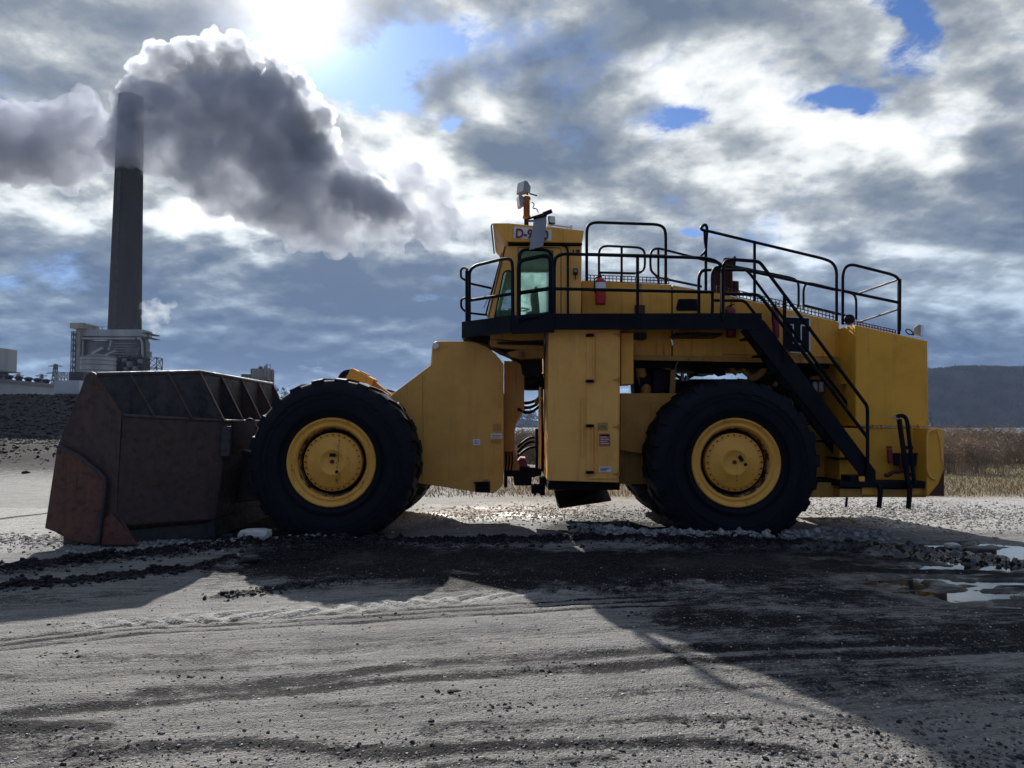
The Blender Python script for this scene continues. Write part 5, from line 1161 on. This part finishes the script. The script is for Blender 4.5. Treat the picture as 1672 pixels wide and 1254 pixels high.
m = MB(); m.tube([(f1.x-.09, CY0+.2, f1.z+.2), (f0.x-.06, CY0+.2, f0.z-.35)], .012, 6); m.build('wiper', 'chrome', CAB)
# inside: seat, wheel, console
m = MB(); m.prism([(cabpt(a, b).x, cabpt(a, b).z) for a, b in [(868, 470), (876, 455), (880, 455), (884, 500), (884, 519), (862, 519), (860, 500), (872, 497)]], 14.5, 15.05); m.build('operator_seat', 'cab_lining', CAB, bev=.04)
m = MB(); c_ = cabpt(848, 492, 14.75); m.lathe((c_.x, 14.75, c_.z), [(.19, -.012), (.21, 0), (.19, .012)], 24, 'Z'); m.bar(c_, (c_.x-.1, 14.75, c_.z-.35), .05); m.build('steering_wheel', 'black_steel', CAB)
m = MB(); m.prism([(cabpt(a, b).x, cabpt(a, b).z) for a, b in [(806, 500), (838, 500), (842, 519), (802, 519)]], 14.2, 15.5); m.build('dashboard', 'dark_navy', CAB, bev=.02)
# number board
plate([(839, 373.5), (900, 379), (899.5, 396.5), (838.5, 392)], 'white_label', CY0-.155, .014, 'number_board')
def letters(txt, px, py, size, parent, mat, Y, slant=0.):
    cu = bpy.data.curves.new('number_text', 'FONT'); cu.body = txt; cu.size = size; cu.extrude = .004; cu.offset = .006; cu.align_x = 'LEFT'
    tmp = bpy.data.objects.new('tmp_text', cu); COL.objects.link(tmp); bpy.context.view_layer.update()
    me = bpy.data.meshes.new_from_object(tmp.evaluated_get(bpy.context.evaluated_depsgraph_get())); bpy.data.objects.remove(tmp); bpy.data.curves.remove(cu)
    me.materials.clear(); me.materials.append(MATS[mat]); o = bpy.data.objects.new('lettering', me); COL.objects.link(o)
    v = W(px, py, CY0); p = Vector((v.x, Y, v.z)); o.parent = parent; o.location = p-WL[parent.name]; o.rotation_euler = (R(90), slant, 0); o.scale = (.86, 1, 1); return o
letters('D-9', 841, 391.3, .235, CAB, 'maroon_paint', CY0-.172, R(3.5)); letters('0', 885.5, 394.3, .235, CAB, 'maroon_paint', CY0-.172, R(3.5))
# roof fittings
RFt = MB(); RFt.cyl(W(859.5, 371, 14.2), W(859.5, 352, 14.2), .045, 10); MS = RFt.build('light_mast', 'black_steel', CAB)
m = MB(); m.lathe((W(860, 357, 14.2).x, 14.2, W(860, 358, 14.2).z), [(.05, 0), (.075, .02), (.075, .06), (.06, .08), (.06, .36), (.075, .38), (.075, .42), (.05, .44)], 16, 'Z'); m.build('mast_sleeve', 'rust_mast', MS)
for dx in (-.05, .0, .05): m = MB(); a_ = W(860, 352, 14.1); m.cyl((a_.x+dx, 14.13, a_.z), (a_.x+dx, 14.13, a_.z+.26), .013, 6); m.build('sleeve_rib', 'rust_mast', MS)
def lamp(par, c, d, w_, h_, dep, mat='grey_metal'):
    c = Vector(c); d = Vector(d).normalized(); s_ = d.cross(Vector((0, 0, 1))).normalized(); u = s_.cross(d)
    A = [c+s_*(i*w_/2)+u*(j*h_/2) for i, j in ((-1, -1), (1, -1), (1, 1), (-1, 1))]; B = [c-d*dep+s_*(i*w_*.28)+u*(j*h_*.28) for i, j in ((-1, -1), (1, -1), (1, 1), (-1, 1))]
    A2 = [q-d*dep*.35 for q in A]
    m = MB(); m.hull4(A, A2); m.hull4(A2, B); hd = m.build('lamp_housing', mat, par, bev=.006)
    m = MB(); m.obox(c+d*.004, s_, d, u, w_*.86, .008, h_*.86); m.build('lamp_lens', 'lamp_glass', par); return hd
lamp(MS, W(850, 306, 14.1), (-.75, -.55, .12), .24, .22, .19)
lamp(MS, W(846.5, 330, 14.2), (-1., -.25, -.12), .20, .22, .13)
m = MB(); m.cyl(W(861, 318, 14.15), W(861, 310, 14.15), .02, 8); m.cyl(W(864, 316, 14.15), W(877, 319.5, 14.15), .014, 6); m.cyl(W(857, 330, 14.2), W(849, 330, 14.2), .02, 8); m.build('lamp_bracket', 'black_steel', MS)
m = MB(); m.tube(rnd([W(868, 330, 14.1), W(873, 333, 14.1), (W(869, 341, 14.1)), W(876, 340, 14.1), W(879, 347, 14.1)], .06), .010, 6); m.build('cable', 'black_steel', MS)
m = MB(); m.cyl(W(862, 357.5, 14.), W(889, 349, 13.7), .022, 8); m.cyl(W(887, 350, 13.7), W(901, 344.5, 13.7), .040, 10); m.cyl(W(860, 361, 14.), W(874, 360.5, 13.7), .02, 8); MR = m.build('mirror_arm', 'black_steel', CAB)
m = MB(); A = [(872, 356), (892, 352), (892.5, 362), (887, 402), (864, 408.5)]; m.hull4([W(a, b, 13.5) for a, b in A], [W(a, b, 13.5)+Vector((0, .03, 0)) for a, b in A]); m.build('mirror_panel', 'grey_metal', MR, bev=.01)
m = MB(); m.bar(W(871, 357, 13.49), W(893, 352, 13.49), .03, .03); m.build('mirror_rim', 'black_steel', MR)
lamp(CAB, W(901.5, 358.5, 13.75), (.35, -.85, .15), .13, .14, .10, 'black_steel')
m = MB(); m.cyl(W(894, 366.5, 13.8), W(932, 371.5, 13.8), .02, 8); m.cyl(W(894, 370.5, 13.8), W(928, 374.5, 13.8), .014, 8); m.pbox(930, 934.5, 368, 377, 13.8, .05); m.pbox(893, 899, 369, 375, 13.85, .1); m.build('light_bar', 'chrome', CAB)
m = MB(); m.pprism([(895, 374.8), (938, 378.8), (938, 377), (895, 372.5)], 13.9, .3); m.build('bar_base', 'black_steel', CAB)

# handrails -------------------------------------------------------------------------------------
def HR(paths, Y, r=.029, rad=.10, name='handrail', par=None):
    m = MB()
    for p in paths: rail(m, p, Y, r, rad)
    return m.build(name, 'black_paint', par or DK)
HR([[(766.5, 527, 14.08), (766.5, 442, 14.08), (776, 433.5, 14.0), (825, 422, 13.5), (835, 424, 13.35), (837, 434, 13.33), (837.5, 517, 13.33)], [(767, 490.5, 14.06), (837, 479.5, 13.33)]], None)
HR([[(762.5, 527, 14.15), (762.5, 442, 14.15)]], None, .034)
HR([[(763, 459.5, 14.15), (752.5, 453, 14.3), (752.5, 440, 14.3), (758, 436.5, 14.3), (763, 440, 14.15)], [(763, 485.5, 14.15), (753, 489, 14.3), (753, 502, 14.3), (759, 508, 14.3), (766, 511, 14.15)]], None, .022, .05)
HR([[(766, 462.5, 14.15), (802, 470.5, 14.5)], [(766, 511, 14.15), (797, 514.5, 14.5)]], None, .022)
HR([[(847, 528, 13.2), (847, 432, 13.2), (851, 425, 13.2), (890, 417, 13.1), (897, 419, 13.1), (899, 428, 13.1), (898.5, 528, 13.1)], [(848, 478.5, 13.2), (898, 471, 13.1)]], None, .036)
HR([[(848, 520, 13.2), (900, 514, 13.1)]], None, .06)
HR([[(905, 517), (905, 434), (907, 420), (918, 414.5), (1145, 421), (1166, 424), (1178, 433), (1179, 445), (1178, 520)], [(905, 471.5), (1120, 476), (1166, 477)]], 13.02)
HR([[(1041, 419), (1041, 516)]], 13.02)
HR([[(1141, 520), (1141, 452), (1145, 443), (1151, 441)], [(1163, 520), (1163, 446), (1167, 437), (1178, 436)]], 13.1)
# upper rails standing on the hood, near side then far side
HR([[(958, 460), (958, 374), (962, 366), (972, 363), (1074, 366.5), (1084, 371), (1087, 381), (1087, 464)], [(958, 415), (1087, 418)]], HY+.04, par=HD)
HR([[(1152.5, 478), (1152.5, 402), (1155, 372), (1151.5, 365.5), (1144, 372), (1147, 376), (1155, 377), (1345, 422.5), (1359, 428), (1366, 440), (1366, 524)], [(1232, 394), (1232, 492)], [(1180, 433), (1185, 434), (1366, 473.5)]], HY+.04, par=HD)
HR([[(1150, 378), (1151, 398), (1154, 405), (1150, 413), (1144, 418)]], HY+.02, .022, .08, 'safety_chain', HD)
HR([[(1376, 530), (1376, 448), (1380, 436), (1390, 431.5), (1456, 448), (1466, 453), (1469, 464), (1467.5, 546)], [(1376, 475), (1467, 494)]], HY+.04, par=HD)
HR([[(1468.5, 456), (1468, 540)]], HY+.06, .038, par=HD)
FY = HY+HW-.06
HR([[(1468, 456, HY+.06), (1403, 478.5, FY)], [(1466, 505, HY+.06), (1402, 526, FY)]], None, .022, par=HD)
HR([[(978, 461), (978, 410), (982, 403.5), (990, 401.5), (1043, 404), (1051, 408), (1053, 416), (1053, 436), (1049, 443), (1041, 446.5), (980, 445)], [(1015, 403), (1015, 462)]], FY, .027, par=HD)
HR([[(1076, 464), (1074, 452), (1064, 444), (1062, 436), (1062, 416), (1065, 408), (1074, 405), (1160, 427), (1290, 453), (1300, 457), (1304, 464), (1304, 502)], [(1075, 405), (1075, 460)], [(1076, 453.5), (1146, 468)]], FY, .027, par=HD)
HR([[(1312, 506), (1312, 472), (1315, 464), (1322, 462), (1384, 477), (1394, 480), (1398, 488), (1398, 522)], [(1313, 498.5), (1384, 516)]], FY, .027, par=HD)
# exhaust stack
m = MB(); c_ = W(1188, 480, 14.6); m.lathe((c_.x, 14.6, c_.z), [(.10, 0), (.10, W(0, 428, 14.6).z-c_.z), (.075, W(0, 422, 14.6).z-c_.z)], 20, 'Z'); EX = m.build('exhaust_stack', 'exhaust_brown', L)
m = MB(); c_ = W(1198, 480, 14.7); m.lathe((c_.x, 14.7, c_.z), [(.01, .26), (.10, .24), (.10, 0)], 20, 'Z'); m.build('muffler', 'exhaust_brown', EX)
m = MB(); c_ = W(1171, 480, 14.7); m.lathe((c_.x, 14.7, c_.z), [(.10, 0), (.10, .45), (.06, .52), (.01, .52)], 20, 'Z'); m.build('muffler', 'exhaust_brown', EX)
m = MB(); m.pprism([(1181, 437), (1200, 417), (1202, 420), (1201, 438)], 14.55, .03); m.build('rain_cap', 'exhaust_brown', EX)

# stairs ------------------------------------------------------------------------------------------
m = MB(); m.pprism([(1243, 519), (1270, 522.5 if False else 519.5), (1262, 524), (1247, 524), (1429, 768), (1429, 776), (1404, 776), (1228, 543), (1222, 543)], 12.98, .05) if False else m.pprism([(1238, 518), (1248, 524), (1430, 769), (1430, 777), (1406, 777), (1222, 541)], 12.98, .05); SR = m.build('stairway', 'black_paint', L)
m = MB(); m.pprism([(1243-10, 521), (1430-18, 769), (1430-18, 777), (1388, 777), (1210, 541)], 13.6, .05); m.build('stringer', 'black_paint', SR)
for k in range(8):
    u = (k+.6)/8.4; x_ = 1236+u*178; y_ = 528+u*240; v = W(x_, y_+3, 13.); m = MB(); m.box(v.x-.26, v.x+.02, 13.03, 13.6, v.z-.03, v.z); m.build('tread', 'black_paint', SR)
HR([[(1180.5, 522), (1180.5, 438), (1184, 427), (1194, 423.5), (1240, 427), (1410, 655), (1416.5, 664), (1416.5, 785)], [(1181, 479.5), (1235, 481), (1243, 485), (1416, 714)], [(1281, 481), (1281, 590)]], 12.95, .031, .08, par=SR)
HR([[(1218, 441), (1224, 446), (1381, 656), (1386, 664), (1386, 716)], [(1150, 441, 13.65), (1218, 441, 13.65)], [(1166, 490.5), (1216, 491), (1385, 712)]], 13.65, .027, .08, par=SR)
m = MB(); m.pbox(1389, 1430, 777, 787, 12.95, .7); m.build('bottom_step', 'black_paint', SR)
m = MB(); m.pbox(1403, 1412, 778, 786, 12.93, .02); m.build('step_badge', 'yellow_paint', SR)
# rear work light and round reflector
m = MB(); c_ = W(1388, 521, 13.9); m.lathe((c_.x, 13.9, c_.z), [(.01, 0), (.09, 0), (.095, .04), (.06, .09), (.01, .1)], 18); m.build('beacon', 'black_steel', HD)
RL = MB(); RL.bar(W(1489, 546, 13.5), W(1500, 540, 13.5), .03); RLo = RL.build('work_light', 'black_steel', CW)
lamp(RLo, W(1505, 540, 13.45), (.72, -.62, -.05), .21, .20, .12)
m = MB(); m.tube(rnd([W(1492, 547, 13.5), W(1481, 545, 13.5), W(1478, 538, 13.5), W(1484, 537, 13.5), W(1491, 543, 13.5)], .07), .011, 6); m.build('cable', 'black_steel', RLo)

# fire extinguishers and tanks carried on the rails -------------------------------------------------
def extinguisher(px, y0, y1, Y, r, mat, label, full=True):
    a, b = W(px, y1, Y), W(px, y0, Y); H = b.z-a.z; o = thing('fire_extinguisher', (a.x, Y, a.z), label, 'fire extinguisher')
    m = MB(); m.lathe(a, [(.01, 0), (r*.9, .0), (r, .02), (r, H*.72), (r*.85, H*.80), (r*.4, H*.86), (r*.3, H*.88)], 24, 'Z'); m.build('cylinder', mat, o)
    m = MB(); m.lathe(a, [(r*.3, H*.87), (r*.34, H*.92), (.01, H*.93)], 12, 'Z'); m.bar((a.x-.01, Y, a.z+H*.92), (a.x+.07, Y, a.z+H*.96), .018); m.bar((a.x-.0, Y, a.z+H*.94), (a.x+.02, Y, a.z+H*1.03), .018); m.build('valve_handle', 'black_steel', o)
    m = MB(); m.tube(rnd([(a.x, Y-.0, a.z+H*.91), (a.x-r*1.1, Y-.02, a.z+H*.86), (a.x-r*1.2, Y-.03, a.z+H*.45), (a.x-r*.9, Y-.05, a.z+H*.35)], .05), .012, 6); m.build('hose', 'black_steel', o)
    if full:
        m = MB(); m.lathe((a.x, Y, a.z+H*.50), [(r+.003, 0), (r+.003, H*.20)], 24, 'Z'); m.build('label_band', 'white_label', o)
        m = MB(); m.lathe((a.x, Y, a.z+H*.42), [(r+.004, 0), (r+.008, 0), (r+.008, .02), (r+.004, .02)], 24, 'Z'); m.build('strap', 'black_steel', o)
    return o
extinguisher(980.5, 447, 497.5, 13.75, .098, 'red_paint', 'bright red fire extinguisher with a white label beside the cab')
extinguisher(1194, 494, 551, 13.85, .088, 'maroon_paint', 'dark red extinguisher under the exhaust stack, beside the stair head', False)
extinguisher(1267, 494, 552, 13.85, .062, 'maroon_paint', 'thin dark red extinguisher behind the stair handrail by the grille', False)

# ------------------------------------------------------------------ air
def haze():
    m = volmat('haze_air', .00005, (.50, .66, 1.), .3); mb = MB(); mb.box(-7500, 7500, -120, 9500, -30, 240)
    o = mb.build('haze', 'haze_air'); tag(o, kind='stuff')
haze()
